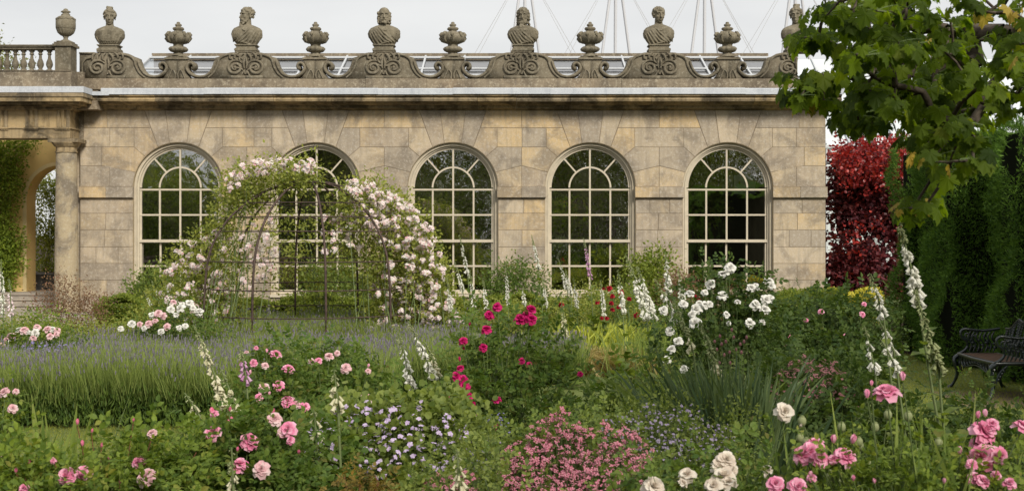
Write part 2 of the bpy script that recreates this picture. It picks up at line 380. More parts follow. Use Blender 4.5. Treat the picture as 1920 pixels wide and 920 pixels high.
def sepals(mb):
    mb.sphere((0, 0, -.10), (.12, .12, .14), 7, 5, 1)
    for k in range(5):
        V, F = petal(.09, .45, 1.5, .6, k*1.257, .1, -.05, .03, 2, 3); mb.add(V, F, 1)
def rose_full(name, mat, seed):        # unit radius ~1
    random.seed(seed)
    return flower_mesh(name, [(6, .46, .98, 1.55, .7, .25, -.02, .02, .2, 0), (7, .42, .88, 1.2, .5, .35, .02, .02, .2, 0), (7, .36, .74, .9, .3, .45, .05, .02, .22, 0),
        (7, .30, .62, .6, .2, .5, .08, .02, .25, 0), (6, .22, .5, .35, .1, .6, .10, .01, .3, 0), (5, .16, .42, .15, 0, .7, .12, .02, .3, 0)], [mat, 'lf_rosel'], sepals)
def rose_loose(name, mat, seed):
    random.seed(seed)
    return flower_mesh(name, [(6, .50, 1.0, 1.5, .9, .2, 0, .02, .3, 0), (6, .45, .85, 1.05, .6, .35, .03, .02, .3, 0), (6, .36, .68, .7, .3, .5, .06, .02, .3, 0), (6, .26, .52, .35, .1, .5, .08, .02, .3, 0), (4, .18, .42, .12, 0, .6, .1, .01, .2, 0)], [mat, 'lf_rosel'], sepals)
def rose_bud(name, mat, seed):
    random.seed(seed)
    return flower_mesh(name, [(4, .42, 1.2, .42, -.75, .8, -.1, .05, .1, 0), (3, .35, 1.25, .2, -.4, .8, -.05, .02, .1, 0)], [mat, 'lf_rosel'], sepals)
def single5(name, mat, seed, centre='p_yel'):
    random.seed(seed)
    def ex(mb): mb.sphere((0, 0, .08), (.2, .2, .12), 6, 4, 1)
    return flower_mesh(name, [(5, .42, 1.0, 1.35, .3, .2, 0, .02, .12, 0)], [mat, centre], ex)
def cluster(name, n, spread, size, mats, seed, base=None):
    """a truss of small five-petalled flowers, unit = metres"""
    random.seed(seed); mb = MB()
    for k in range(n):
        th = random.uniform(0, 2*PI); ph = abs(random.gauss(0, .75)); d = np.array([math.sin(ph)*math.cos(th), math.sin(ph)*math.sin(th), math.cos(ph)])
        c = d*spread*random.uniform(.65, 1.1); a = np.cross(d, [.3, .5, .2]); a /= np.linalg.norm(a); b = np.cross(d, a)
        q = random.choice(range(len(mats)-1)) if random.random() < .5 else 0; s = size*random.uniform(.75, 1.15)
        Vs = []; Fs = []
        for j in range(5):
            V, F = petal(.42, 1.0, 1.25+random.uniform(-.25, .25), .3, j*1.257, .2, 0, .02, 2, 2); V = np.array(V)
            Vs.append(V); Fs.append(np.array(F)+j*9)
        V = np.concatenate(Vs)*s; V = c+V[:, :1]*a+V[:, 1:2]*b+V[:, 2:]*d
        mb.add(V, np.concatenate(Fs), q)
        ct = c+d*size*.15; mb.sphere(ct, size*.17, 5, 3, len(mats)-1)
    return mb.mesh(name, mats, (0, 0, 0), True)
def q_to(dirv, spin=0.0):
    d = Vector([float(x) for x in dirv]).normalized()
    return d.to_track_quat('Z', 'Y') @ Quaternion((0, 0, 1), spin)
def put(parent, name, me, pos, dirv, size, label=None):
    o = bpy.data.objects.new(name, me); COL.objects.link(o)
    o.location = Vector([float(x) for x in pos])-Vector(root_loc(parent)); o.rotation_mode = 'QUATERNION'
    o.rotation_quaternion = q_to(dirv, random.uniform(0, 6)); o.scale = (float(size),)*3; o.parent = parent
    if label: o['label'] = label
    return o
def many(parent, name, mes, pos, dirs, sizes, most=100, stuffname=None):
    """up to 100 that show largest as parts of their own, the rest as one part"""
    pos = np.asarray(pos); dirs = np.asarray(dirs); sizes = np.broadcast_to(np.asarray(sizes, float), (len(pos),))
    app = sizes/np.linalg.norm(pos-np.array([0, 0, CAMZ]), axis=1); order = np.argsort(-app); mes = list(mes)
    for i in order[:most]: put(parent, name, random.choice(mes), pos[i], dirs[i], sizes[i])
    rest = order[most:]
    if len(rest):
        V = []; L = []; S = []; Mi = []; n = 0; me0 = mes[0]
        data = []
        for me in mes:
            v = np.empty(len(me.vertices)*3); me.vertices.foreach_get('co', v); l = np.empty(len(me.loops), int); me.loops.foreach_get('vertex_index', l)
            t = np.empty(len(me.polygons), int); me.polygons.foreach_get('loop_total', t); mi = np.empty(len(me.polygons), int); me.polygons.foreach_get('material_index', mi)
            data.append((v.reshape(-1, 3), l, t, mi))
        mb = MB()
        for i in rest:
            v, l, t, mi = random.choice(data); R = np.array(q_to(dirs[i], random.uniform(0, 6)).to_matrix())
            mb.v.append(v*sizes[i]@R.T+pos[i]); mb.l.append(l+mb.n); mb.s.append(t); mb.m.append(mi); mb.n += len(v)
        mb.build(stuffname or name, [m for m in me0.materials], parent, True, kind='stuff')

def bez(A, B, C, k=5):   # (n,3) control points -> (n,k,3)
    t = np.linspace(0, 1, k)[None, :, None]
    return (1-t)**2*A[:, None]+2*t*(1-t)*B[:, None]+t*t*C[:, None]
def in_poly(poly, n):
    P = np.array(poly, float); lo, hi = P.min(0), P.max(0); out = []
    while len(out) < n:
        q = uni(0, 1, (4*n+50, 2))*(hi-lo)+lo; ins = np.zeros(len(q), bool); j = len(P)-1
        for i in range(len(P)):
            c = ((P[i, 1] > q[:, 1]) != (P[j, 1] > q[:, 1])) & (q[:, 0] < (P[j, 0]-P[i, 0])*(q[:, 1]-P[i, 1])/(P[j, 1]-P[i, 1]+1e-12)+P[i, 0])
            ins ^= c; j = i
        out += list(q[ins])
    return np.array(out[:n])
def clumps(mb, C, per, sig, T, size, mat=0, upb=.6, outc=None, droop=0.0):
    """leaf clumps: per leaves around every centre in C, facing up and outward"""
    n = len(C)*per; c = np.repeat(C, per, 0); off = rnd(n)*np.asarray(sig); pos = c+off
    d = off/(np.linalg.norm(off, axis=1, keepdims=True)+1e-6)+rnd(n, .5); d[:, 2] -= droop
    z = rnd(n, .45); z[:, 2] += upb; z[:, 1] -= .25
    if outc is not None: o = pos-outc; z += .5*o/(np.linalg.norm(o, axis=1, keepdims=True)+1e-6)
    s = size*uni(.6, 1.25, n); mb.inst(T, pos, d, z, s, mat)
# ================================================================== THE BUILDING
YF = 32.0
def ZD(py, D): return CAMZ+(HOR-py)*D/FPX
WC = [334, 591.5, 849, 1107, 1365]
BC = [200+259.3*k for k in range(6)]; FC = [329.6+259.3*k for k in range(5)]
building = thing('orangery', 'long sandstone orangery with five arched windows and a scrolled parapet', 'building', (-1.5, 32, 0))
def arc(a0, a1, n, R=85.0):
    return [(R*math.cos(t), 352-R*math.sin(t)) for t in np.linspace(a0, a1, n)]
def shrink(poly, d):
    P = np.array(poly, float); n = len(P); A = sum(P[i][0]*P[(i+1) % n][1]-P[(i+1) % n][0]*P[i][1] for i in range(n))
    if A < 0: P = P[::-1]
    out = []
    for i in range(n):
        e0 = P[i]-P[i-1]; e1 = P[(i+1) % n]-P[i]; e0 = e0/(np.linalg.norm(e0)+1e-9); e1 = e1/(np.linalg.norm(e1)+1e-9)
        n0 = np.array([-e0[1], e0[0]]); n1 = np.array([-e1[1], e1[0]]); m = n0+n1; m /= max(.6, m@m/2+.4) if False else (1+n0@n1+1e-6)
        out.append(P[i]+m*d)
    return out
def ang(dx): return math.acos(dx/85.0)
ax1, ax2, ax3 = ang(16), ang(38), ang(62)
a4 = math.asin(29/85.)
HALF = [ [(24, 207), (63, 207), (38, 352-math.sqrt(85*85-38*38))]+arc(ax2, ax1, 5)[1:],
         [(63, 207), ('P', 207), ('P', 240), (51.3, 240)],
         [(51.3, 240), (83, 240), (83, 276), ]+arc(ax3, ax2, 6),
         [(83, 240), ('P', 240), ('P', 276), (83, 276)],
         [(83, 276), ('P', 276), ('P', 311)]+arc(a4, ax3, 6),
         [('P', 311), ('P', 350)]+[(85, 350)]+arc(.05, a4, 6) ]
wall = MB(); mort = MB()
def blk(poly, jy=0.0):
    pts = [(FX(x), FZ(y)) for x, y in poly]
    d = .0035; q = shrink(pts, d); c = .007; q2 = shrink(pts, d+c); off = random.uniform(-.003, .003)
    n = len(q); V = [(x, YF+.012, z) for x, z in q]+[(x, YF+.002+off, z) for x, z in q2]
    wall.add(V[n:], [list(range(n))]); o = wall
    wall.add(V, [(i, (i+1) % n, n+(i+1) % n, n+i) for i in range(n)])
    # weld ring and face into one island: rebuild as single piece
    for lst in (wall.v, wall.l, wall.s, wall.m): lst.pop(); lst.pop()
    wall.n -= 3*n
    wall.v.append(np.array(V)); wall.l.append(np.array(list(range(n, 2*n)))+wall.n); wall.s.append(np.array([n])); wall.m.append(np.array([0]))
    wall.l.append((np.array([(i, (i+1) % n, n+(i+1) % n, n+i) for i in range(n)])+wall.n).ravel()); wall.s.append(np.full(n, 4)); wall.m.append(np.zeros(n, int)); wall.n += 2*n
    mort.ngon([(x, YF+.010, z) for x, z in (pts if sum(pts[i][0]*pts[(i+1) % n][1]-pts[(i+1) % n][0]*pts[i][1] for i in range(n)) > 0 else pts[::-1])])
XL, XR = 150.0, 1548.0
for k, c in enumerate(WC):
    blk([(c-24, 207), (c+24, 207), (c+16, 352-math.sqrt(85*85-256))]+[(c+x, y) for x, y in arc(ax1, PI-ax1, 4)[1:-1]]+[(c-16, 352-math.sqrt(85*85-256))])
    for sg in (-1, 1):
        nb = WC[k+sg] if 0 <= k+sg < 5 else None
        edge = (c+nb)/2 if nb else (XL if sg < 0 else XR); P = abs(edge-c)
        for hi, hp in enumerate(HALF):
            poly = [(P if x == 'P' else x, y) for x, y in hp]
            if nb is None and hi in (1, 3, 4, 5):       # long end blocks are split once
                xs = 83+(P-83)*(.45 if hi % 2 else .6) if hi != 1 else 100+(P-100)*.4
                blk([(c+sg*x, y) for x, y in [(xs, poly[1][1] if hi != 5 else 311), (P, poly[1][1] if hi != 5 else 311), (P, {1: 240, 3: 276, 4: 311, 5: 350}[hi]), (xs, {1: 240, 3: 276, 4: 311, 5: 350}[hi])]])
                poly = [(xs if x == P else x, y) for x, y in poly]
            elif nb is not None and sg > 0 and hi == 3: continue     # block spanning the pier, made from the right window
            if nb is not None and sg < 0 and hi == 3 and k % 2 == 0:
                ctr = nb+(c-nb)/2; blk([(nb+83, 240), (c-83, 240), (c-83, 276), (nb+83, 276)]); continue
            elif nb is not None and sg < 0 and hi == 3:
                xm = (nb+c)/2+random.uniform(-14, 14)
                blk([(nb+83, 240), (xm, 240), (xm, 276), (nb+83, 276)]); blk([(xm, 240), (c-83, 240), (c-83, 276), (xm, 276)]); continue
            blk([(c+sg*x, y) for x, y in poly])
rows = [(372, 400), (400, 431), (431, 463), (463, 494), (494, 525), (525, 557), (557, 592)]
piers = [(XL, WC[0]-85)]+[(WC[i]+85, WC[i+1]-85) for i in range(4)]+[(WC[4]+85, XR)]
for i, (x0, x1) in enumerate(piers):
    for j, (y0, y1) in enumerate(rows):
        e = 4 if j == 6 else 0; q = random.random()
        cuts = [x0, (x0+x1)/2+random.uniform(-6, 6), x1] if q < .72 else ([x0, x0+(x1-x0)*.3, x0+(x1-x0)*.72, x1] if q < .86 else [x0, x1])
        for a, b in zip(cuts[:-1], cuts[1:]): blk([(a, y0), (b, y0), (b, y1), (a, y1)])
for c in WC: blk([(c-85, 557), (c+85, 557), (c+85, 592), (c-85, 592)])
w_ = wall.build('ashlar_wall', 'ashlar', building); mo = mort.build('mortar_joints', 'mortar', w_)
# core of the wall behind the facing (butts the back of it), end wall, back, interior shell
core = MB()
def cbox(x0, x1, y0, y1, ya=YF+.03, yb=YF+.45): core.box((FX(x0), ya, FZ(y1)), (FX(x1), yb, FZ(y0)))
cbox(XL+1, XR-1, 206, 262)
for (x0, x1) in piers: cbox(max(x0, XL+1)+(6 if x0 > XL else 0), min(x1, XR-1)-(6 if x1 < XR else 0), 262, 592)
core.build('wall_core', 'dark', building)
em = MB(); em.box((FX(XR)-.35, YF+.013, 0), (FX(XR), 40, FZ(206)))
em.build('end_wall', Mt['reveal'], building)
bk = MB(); bk.box((FX(XL), 38.6, 0), (FX(XR)-.4, 38.9, 5.3)); bk.box((FX(XL), 32.45, 0), (FX(XL)+.3, 38.6, 5.3)); bk.box((FX(XL)+.3, 32.5, .02), (FX(XR)-.4, 38.6, .12))
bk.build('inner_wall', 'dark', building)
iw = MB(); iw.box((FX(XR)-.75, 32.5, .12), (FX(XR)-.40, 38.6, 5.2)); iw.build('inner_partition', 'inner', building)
# impost bands
for i, (x0, x1) in enumerate(piers):
    im = MB()
    a = FX(x0-(0 if i == 0 else 1.5)); b = FX(x1+(2 if i == 5 else 1.5)); mid = (a+b)/2
    for p, q in ((a, mid-.003), (mid+.003, b)):
        im.box((p, YF-.085, FZ(370)), (q, YF+.02, FZ(350.3))); im.box((p, YF-.045, FZ(372)), (q, YF+.02, FZ(370)))
    im.build('impost_band', 'ashlar', building)
# plinth course under the parapet, cornice, lead
def run(mb, prof, x0, x1, seg, gap=.004):
    x = x0
    while x < x1-.05:
        e = min(x1, x+random.uniform(*seg)); 
        if x1-e < seg[0]*.5: e = x1
        n = len(prof); dz = random.uniform(-.006, .006); dy = random.uniform(-.008, .008)
        V = [(x+gap, p[0]+dy, p[1]+dz) for p in prof]+[(e-gap, p[0]+dy, p[1]+dz) for p in prof]
        mb.v.append(np.array(V))
        for f in [list(range(n)), list(range(2*n-1, n-1, -1))]+[[i, n+i, n+(i+1) % n, (i+1) % n] for i in range(n)]:
            mb.l.append(np.array(f)[::-1]+mb.n); mb.s.append(np.array([len(f)])); mb.m.append(np.array([0]))
        mb.n += 2*n; x = e
cp = [(32.44, ZD(205.5, 32)), (32.0, ZD(207.2, 32)), (31.97, ZD(205, 31.9)), (31.86, ZD(203, 31.86)), (31.84, ZD(198, 31.84)), (31.66, ZD(194.5, 31.66)), (31.60, ZD(191, 31.6)), (31.50, ZD(190, 31.5)), (31.48, ZD(186, 31.48)), (31.52, ZD(182.5, 31.52)), (31.46, ZD(180, 31.46)), (31.45, ZD(176, 31.45)), (32.44, ZD(176, 31.45)+.02)]
cm = MB(); run(cm, cp, FX(XL)+.10, FX(XR)+.28, (.7, 1.5)); cm.build('cornice', 'cornice', building)
ld = MB(); run(ld, [(31.44, ZD(177, 31.44)), (31.425, ZD(176.5, 31.4)), (31.43, ZD(166.5, 31.43)), (31.47, ZD(165.2, 31.47)), (31.98, ZD(165.2, 31.47)+.04), (31.98, ZD(176, 31.45)+.025)], -10.1, FX(XR)+.32, (1.6, 2.6), .001)
ld.build('lead_flashing', 'lead', building)
pl = MB(); run(pl, [(32.02, ZD(168, 32)), (32.02, ZD(147.5, 32)), (32.50, ZD(147.5, 32)), (32.50, ZD(168, 32))], FX(150), FX(XR), (.9, 1.7), .002)
pl.build('parapet_base', 'plinth', building)
# scrolled parapet: one scroll panel per half bay, relief and volutes
def scroll_panel(cx, sg, kind):
    mb = MB(); X = lambda d: FX(cx+sg*d); pts = lambda L: [(X(d), FZ(y)) for d, y in L]
    mass = [(0, 147.4), (0, 97.3), (28, 98), (40, 100.5), (50, 106), (57, 108), (58, 117), (63, 129.5), (73, 140.5), (84, 147.4)]
    mb.prism(pts(mass), YF+.07, YF+.42)
    P = pts([(57.2, 109), (58, 117), (63, 129.5), (72, 139.5), (86, 143.5), (99, 140.5), (108, 133.5), (110.8, 126), (108, 119.5), (102.6, 117.3), (98.3, 120), (97.6, 125), (101, 128.5), (104.6, 126.5)])
    R = np.array([3.4, 3.6, 3.6, 3.6, 3.6, 3.8, 4, 4, 4, 4, 4, 3.6, 3, 2.6])/75
    pp = np.array([(x, YF+.24, z) for x, z in P]); t = np.linspace(0, len(pp)-1, 44); ti = np.arange(len(pp))
    def sm(a): 
        i = np.clip(t.astype(int), 1, len(pp)-3); f = (t-i)[:, None] if a.ndim > 1 else (t-i)
        p0, p1, p2, p3 = a[i-1], a[i], a[i+1], a[i+2]
        return .5*(2*p1+(p2-p0)*f+(2*p0-5*p1+4*p2-p3)*f*f+(3*p1-p0-3*p2+p3)*f**3)
    mb.tube(sm(pp), np.interp(t, ti, R), 8, flat=4.6, flatdir=(0, 1, 0))
    def rel(L, r, y=YF+.06, fl=1.3, n=7):
        q = pts(L); m = len(q); tt = np.linspace(0, m-1, 8*m); a = np.array([(x, y, z) for x, z in q])
        i = np.clip(tt.astype(int), 0, m-2); f = (tt-i)[:, None]; p0 = a[np.maximum(i-1, 0)]; p1 = a[i]; p2 = a[i+1]; p3 = a[np.minimum(i+2, m-1)]
        c = .5*(2*p1+(p2-p0)*f+(2*p0-5*p1+4*p2-p3)*f*f+(3*p1-p0-3*p2+p3)*f**3)
        rr = np.interp(tt, np.linspace(0, m-1, len(r)), np.array(r)/75); mb.tube(c, rr, n, flat=fl, flatdir=(0, 1, 0))
    sp = []                                                      # the volute
    for a in np.linspace(0, 3.5*PI, 26):
        rr = 15.5-12.5*a/(3.5*PI); sp.append((19+rr*math.cos(2.6-a)*1.05, 126.5-rr*math.sin(2.6-a)*.95))
    rel(sp, [1.2, 2.8, 3.0, 2.6, 2.4, 2.2])
    mb.sphere((X(19.5), YF+.05, FZ(126)), (.045, .05, .045), 10, 7)
    rel([(5, 112), (12, 104.5), (27, 101.5), (42, 105), (50, 112), (53, 123), (60, 136), (70, 145)], [1, 2, 2.4, 2.4, 2.2, 2.0, 1.6])   # outer moulded edge
    rel([(3, 100), (8, 103), (11, 110), (9, 117)], [1.6, 2.8, 2.2, .8], YF+.05, 1.6)                # acanthus tongues
    rel([(13, 99), (18, 102), (20, 108), (16, 112)], [1.6, 2.8, 2.0, .7], YF+.05, 1.6)
    rel([(24, 99), (29, 103), (29, 109), (25, 110)], [1.2, 2.3, 1.8, .6], YF+.05, 1.6)
    rel([(1, 108), (3, 118), (2, 128)], [1.8, 2.6, 1.2], YF+.05, 1.5)
    rel([(4, 131), (14, 127), (22, 131)] if kind % 2 else [(1, 122), (7, 123), (12, 121)], [1.4, 2, 1], YF+.045, 1.4)
    rel([(0.5, 139), (3, 133), (7, 140), (11, 143)], [1.2, 1.8, 1.0], YF+.05, 1.4)
    bl = MB(); mb.prism(pts([(0, 147.4), (0, 141.5), (33, 141.5), (33, 147.4)]), YF+.03, YF+.07)
    # finial body half
    b = [(129.65, 147.4), (129.65, 111.2), (107.5, 111.2), (109, 116), (112.5, 121), (113.5, 127), (112.5, 134), (109, 140), (103, 147.4)]
    mb.prism(pts(b), YF+.08, YF+.40)
    rel([(126.5, 147), (127.0, 137), (122, 130.5), (117.5, 138), (114, 147)], [1.5, 1.6, 1.2, 1.6, 1.5], YF+.07, 1.3)
    return mb
for k in range(6):
    for sg in (-1, 1):
        if (k == 0 and sg < 0) or (k == 5 and sg > 0): continue
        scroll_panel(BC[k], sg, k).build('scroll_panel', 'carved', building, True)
    if k < 5:
        mb = MB(); X = FX(FC[k]); mb.box((X-.30, YF+.04, FZ(111)), (X+.30, YF+.46, FZ(107.5))); mb.box((X-.26, YF+.07, FZ(107.4)), (X+.26, YF+.43, FZ(105.5)))
        mb.build('finial_plinth', 'carved', building)
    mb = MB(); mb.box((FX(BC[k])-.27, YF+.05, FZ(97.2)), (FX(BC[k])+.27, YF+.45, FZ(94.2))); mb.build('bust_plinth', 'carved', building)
# end scroll halves (plain returns)
mb = MB(); mb.prism([(FX(147), FZ(147.4)), (FX(147), FZ(99)), (FX(200), FZ(97.5)), (FX(200), FZ(147.4))], YF+.08, YF+.42); mb.box((FX(147), YF+.04, FZ(100.5)), (FX(176), YF+.46, FZ(97.8)))
q = [(200-19+(15.5-12.5*a/(3.5*PI))*-math.cos(2.6-a)*1.05, 126.5-(15.5-12.5*a/(3.5*PI))*math.sin(2.6-a)*.95) for a in np.linspace(0, 3.5*PI, 40)]
mb.tube([(FX(x), YF+.06, FZ(y)) for x, y in q], np.interp(np.linspace(0, 1, 40), [0, .1, .5, 1], [.016, .038, .034, .028]), 7, flat=1.3, flatdir=(0, 1, 0))
for d in (8, 18, 27): mb.tube([(FX(200-d+5), YF+.05, FZ(99)), (FX(200-d), YF+.05, FZ(103)), (FX(200-d-1), YF+.05, FZ(111)), (FX(200-d+3), YF+.05, FZ(114))], [.02, .036, .028, .01], 7, flat=1.5, flatdir=(0, 1, 0))
mb.tube([(FX(153), YF+.05, FZ(146)), (FX(153), YF+.05, FZ(118)), (FX(160), YF+.05, FZ(110)), (FX(172), YF+.05, FZ(107))], .022, 7, flatdir=(0, 1, 0))
mb.build('scroll_panel', 'carved', building, True)

# windows ------------------------------------------------------------
def window(c):
    X0 = FX(c); z0 = FZ(552); zs = FZ(352)
    fr = MB()
    def upath(R, n=28):      # R in px, up the left, round, down the right
        r = R/75; P = [(X0-r, z0), (X0-r, (z0+zs)/2)]+[(X0+r*math.cos(a), zs+r*math.sin(a)) for a in np.linspace(PI, 0, n)]+[(X0+r, (z0+zs)/2), (X0+r, z0)]
        return P
    def band(Ro, Ri, ya, yb, mb):      # ring with front at ya, back yb
        A = upath(Ro); B = upath(Ri); n = len(A)
        V = [(x, ya, z) for x, z in A]+[(x, ya, z) for x, z in B]+[(x, yb, z) for x, z in B]+[(x, yb, z) for x, z in A]
        F = []
        for i in range(n-1):
            for s in range(4): F.append((s*n+i, s*n+i+1, ((s+1) % 4)*n+i+1, ((s+1) % 4)*n+i))
        mb.add(V, [f[::-1] for f in F])
    rv = MB(); band(87.5, 84.6, YF+.013, YF+.34, rv); rvo = rv.build('stone_reveal', 'reveal', building, False)
    band(84.5, 79.5, YF+.10, YF+.34, fr); band(79.4, 76.2, YF+.15, YF+.34, fr); band(80.6, 79.6, YF+.085, YF+.10, fr)
    w = fr.build('window', 'frame', building)
    sl = MB(); sl.box((X0-1.13, YF-.05, FZ(557)), (X0+1.13, YF+.34, FZ(552.2))); sl.build('sill', 'frame', w)
    mt = MB(); t = .0215; yg = YF+.22
    R = 76.2/75
    def vbar(dx, ya, yb, th=t, y=yg): mt.box((X0+dx/75-th, y-.022, FZ(yb)), (X0+dx/75+th, y+.028, FZ(ya)))
    def hbar(y, th=t, d=0.0, hw=76.2, yy=yg): mt.box((X0-hw/75+.001, yy-.026-d, FZ(y)-th), (X0+hw/75-.001, yy+.030, FZ(y)+th))
    for dx in (-38.5, 38.5): vbar(dx, 355, 449.3)
    vbar(0, 277, 449.3)
    for dx in (-38.5, 0, 38.5): vbar(dx, 454.6, 551, t, yg+.06)
    hbar(355); hbar(402.6); hbar(451.6, .035, .03); hbar(499, t, 0, 76.2, yg+.06); hbar(547.5, .05, 0, 76.2, yg+.06)
    for sx in (-1, 1): mt.box((X0+sx*R-(.05 if sx > 0 else 0), yg-.015, z0), (X0+sx*R+(0 if sx > 0 else .05), yg+.10, FZ(355)))
    ai = [(X0+39/75*math.cos(a), yg, zs+39/75*math.sin(a)) for a in np.linspace(PI-.02, .02, 24)]
    mt.tube(ai, .030, 4, flatdir=(0, 1, 0))
    ao = [(X0+(R-.025)*math.cos(a), yg, zs+(R-.025)*math.sin(a)) for a in np.linspace(PI-.01, .01, 36)]
    mt.tube(ao, .034, 4, flatdir=(0, 1, 0))
    for a in (PI*.27, PI*.73):
        p = lambda r: (X0+r*math.cos(a), yg, zs+r*math.sin(a)); mt.tube([p(39/75), p(58/75), p(R-.01)], .026, 4, flatdir=(0, 1, 0))
    mt.build('glazing_bars', 'frame', w)
    gl = MB(); A = upath(75.5); n = len(A); gl.ngon([(x, yg+.005, z) for x, z in [(X0-75.5/75, FZ(452)), *A[1:-1], (X0+75.5/75, FZ(452))]][::-1])
    gl.ngon([(X0-1.01, yg+.065, z0+.01), (X0+1.01, yg+.065, z0+.01), (X0+1.01, yg+.065, FZ(451)), (X0-1.01, yg+.065, FZ(451))])
    gl.build('pane', 'glass', w)
for c in WC: window(c)
# glazed roof behind the parapet
rf = MB(); Ya, Za, Yb, Zb = 33.2, FZ(148)-.3, 37.0, ZD(107, 37)
def slope(t): return (Ya+(Yb-Ya)*t, Za+(Zb-Za)*t)
xa, xb = -10.4, 7.4
rf.add([(xa, Ya, Za), (xb, Ya, Za), (xb, Yb, Zb), (xa, Yb, Zb)], [(0, 1, 2, 3)]); rfo = rf.build('glass_roof', 'roofglass', building)
br = MB(); x = xa
while x < xb:
    br.tube([(x, Ya, Za+.04), (x+.0, Yb, Zb+.04)], .035, 4); x += 1.13
for t_, r in ((.0, .05), (.45, .03), (.62, .03), (.92, .04)):
    y, z = slope(t_); br.tube([(xa, y, z+.06), (xb, y, z+.06)], r, 6)
br.build('roof_bars', 'white_metal', rfo)
rd = MB(); rd.box((xa, Yb-.05, Zb-.02), (xb, Yb+.15, Zb+.10)); rd.box((xa, Yb+.16, 5.0), (xb, Yb+.3, Zb-.02)); rd.build('ridge', 'plinth', rfo)

# ================================================================== PORTICO at the left
port = thing('portico', 'sandstone colonnade wing with Doric column, triglyph frieze and balustrade', 'portico', (-12.5, 31.4, 0))
YP = 31.27; XE = -10.8; XW = -15.2
en = MB()
def step(y, pa, pb, mb=en, lap=0): mb.box((XW, y, ZD(pb, y)), (XE+(YP-y), YF-.06 if y < YP+.01 else YF, ZD(pa, y)))
step(YP, 241, 259); step(YP-.03, 238.6, 241.0); step(YP-.045, 204.5, 206.5)
en.box((XW, YP+.02, ZD(238.8, YP)), (XE-.02, YF-.02, ZD(206, YP)))
eo = en.build('entablature', 'cornice', port)
co = MB()
for y, a, b in ((YP-.09, 199.5, 204.3), (YP-.2, 195, 199.5), (YP-.34, 190, 195.5), (YP-.46, 181, 190), (YP-.49, 173.5, 181.2)): step(y, a, b, co)
co.build('cornice', 'cornice', eo)
ld = MB(); y = YP-.50; ld.box((XW, y, ZD(173.3, y)), (XE+.5, 31.42, ZD(162, y))); ld.box((-10.9, 31.421, ZD(173.3, y)), (-9.9, 31.95, ZD(166, y))); ld.build('lead_flashing', 'lead', eo)
for px in (118, 59, 2, -57):
    tg = MB()
    Xc = (px-960)*YP/FPX
    for d in (-.115, 0, .115):
        P = [(-.048, 0), (-.03, -.03), (.03, -.03), (.048, 0)]
        zt, zb = ZD(207, YP), ZD(238.4, YP); V = [(Xc+d+a, YP+.018+b, zb) for a, b in P]+[(Xc+d+a, YP+.018+b, zt) for a, b in P]
        tg.add(V, [(0, 1, 5, 4), (1, 2, 6, 5), (2, 3, 7, 6)]); tg.add(V, [(7, 6, 5, 4)]); 
    tg.box((Xc-.19, YP-.05, ZD(241.5, YP)-.004), (Xc+.19, YP+.0-.002, ZD(241, YP)+.0)); 
    for d in range(6): tg.box((Xc-.17+d*.062, YP-.035, ZD(244.5, YP)), (Xc-.14+d*.062, YP-.003, ZD(242, YP)))
    tg.build('triglyph', 'cornice', eo)
pb = MB(); Yp = 31.32
run(pb, [(Yp, ZD(163, Yp)), (Yp, ZD(134, Yp)), (Yp-.03, ZD(133, Yp)), (Yp-.03, ZD(131.8, Yp)), (Yp+.46, ZD(131.8, Yp)), (Yp+.46, ZD(163, Yp))], XW, XE+.02, (.9, 1.4), .002)
pbo = pb.build('balustrade_base', 'plinth', port)
rl = MB(); rl.box((XW, Yp+.05, ZD(88.5, Yp)), (-11.18, Yp+.38, ZD(86, Yp))); rl.box((XW, Yp+.02, ZD(85.8, Yp)), (-11.18, Yp+.41, ZD(83.6, Yp))); rl.box((XW, Yp+.08, ZD(91.5, Yp)), (-11.18, Yp+.35, ZD(88.6, Yp)))
rl.build('rail', 'carved', pbo)
pe = MB(); pe.box((-11.18, Yp-.01, ZD(131.6, Yp)), (XE, Yp+.44, ZD(87, Yp))); pe.box((-11.23, Yp-.06, ZD(86.8, Yp)), (XE+.05, Yp+.49, ZD(82.5, Yp))); pe.box((-11.20, Yp-.035, ZD(82.3, Yp)), (XE+.02, Yp+.46, ZD(79, Yp)))
pe.build('pedestal', 'carved', port)
BAL = [(.075, 0), (.075, .035), (.05, .04), (.045, .06), (.075, .12), (.083, .17), (.07, .23), (.04, .30), (.032, .37), (.04, .395), (.055, .40), (.055, .42), (.04, .43), (.045, .46), (.07, .475), (.07, .515)]
b0 = None
for px in (-49, -33.5, -18, -3, 12.5, 28, 43.5, 59, 75, 92):
    if b0 is None:
        mb = MB(); mb.lathe([(r, z*(ZD(91.5, Yp)-ZD(131.8, Yp))/.515) for r, z in BAL], ((px-960)*31.5/FPX, 31.53, ZD(131.8, Yp)), 14)
        b0 = mb.build('baluster', 'carved', pbo, True); bx0 = (px-960)*31.5/FPX
    else:
        b = b0.copy(); COL.objects.link(b); b.parent = pbo; b.location = ((px-960)*31.5/FPX-bx0, 0, 0)
cc = MB(); Xc, Yc = -10.98, 31.55; zt = ZD(270, Yc)
cc.lathe([(.30, .12), (.285, .5), (.283, 1.2), (.272, 2.2), (.258, 3.1), (.25, zt-.22)], (Xc, Yc, 0), 28); colo = cc.build('column', 'column', port, True)
cb = MB(); cb.box((Xc-.40, Yc-.28, 0), (Xc+.40, 31.94, .05)); cb.lathe([(.36, .05), (.375, .09), (.36, .13), (.31, .14), (.31, .17)], (Xc, Yc, 0), 28); cb.build('column_base', 'column', colo)
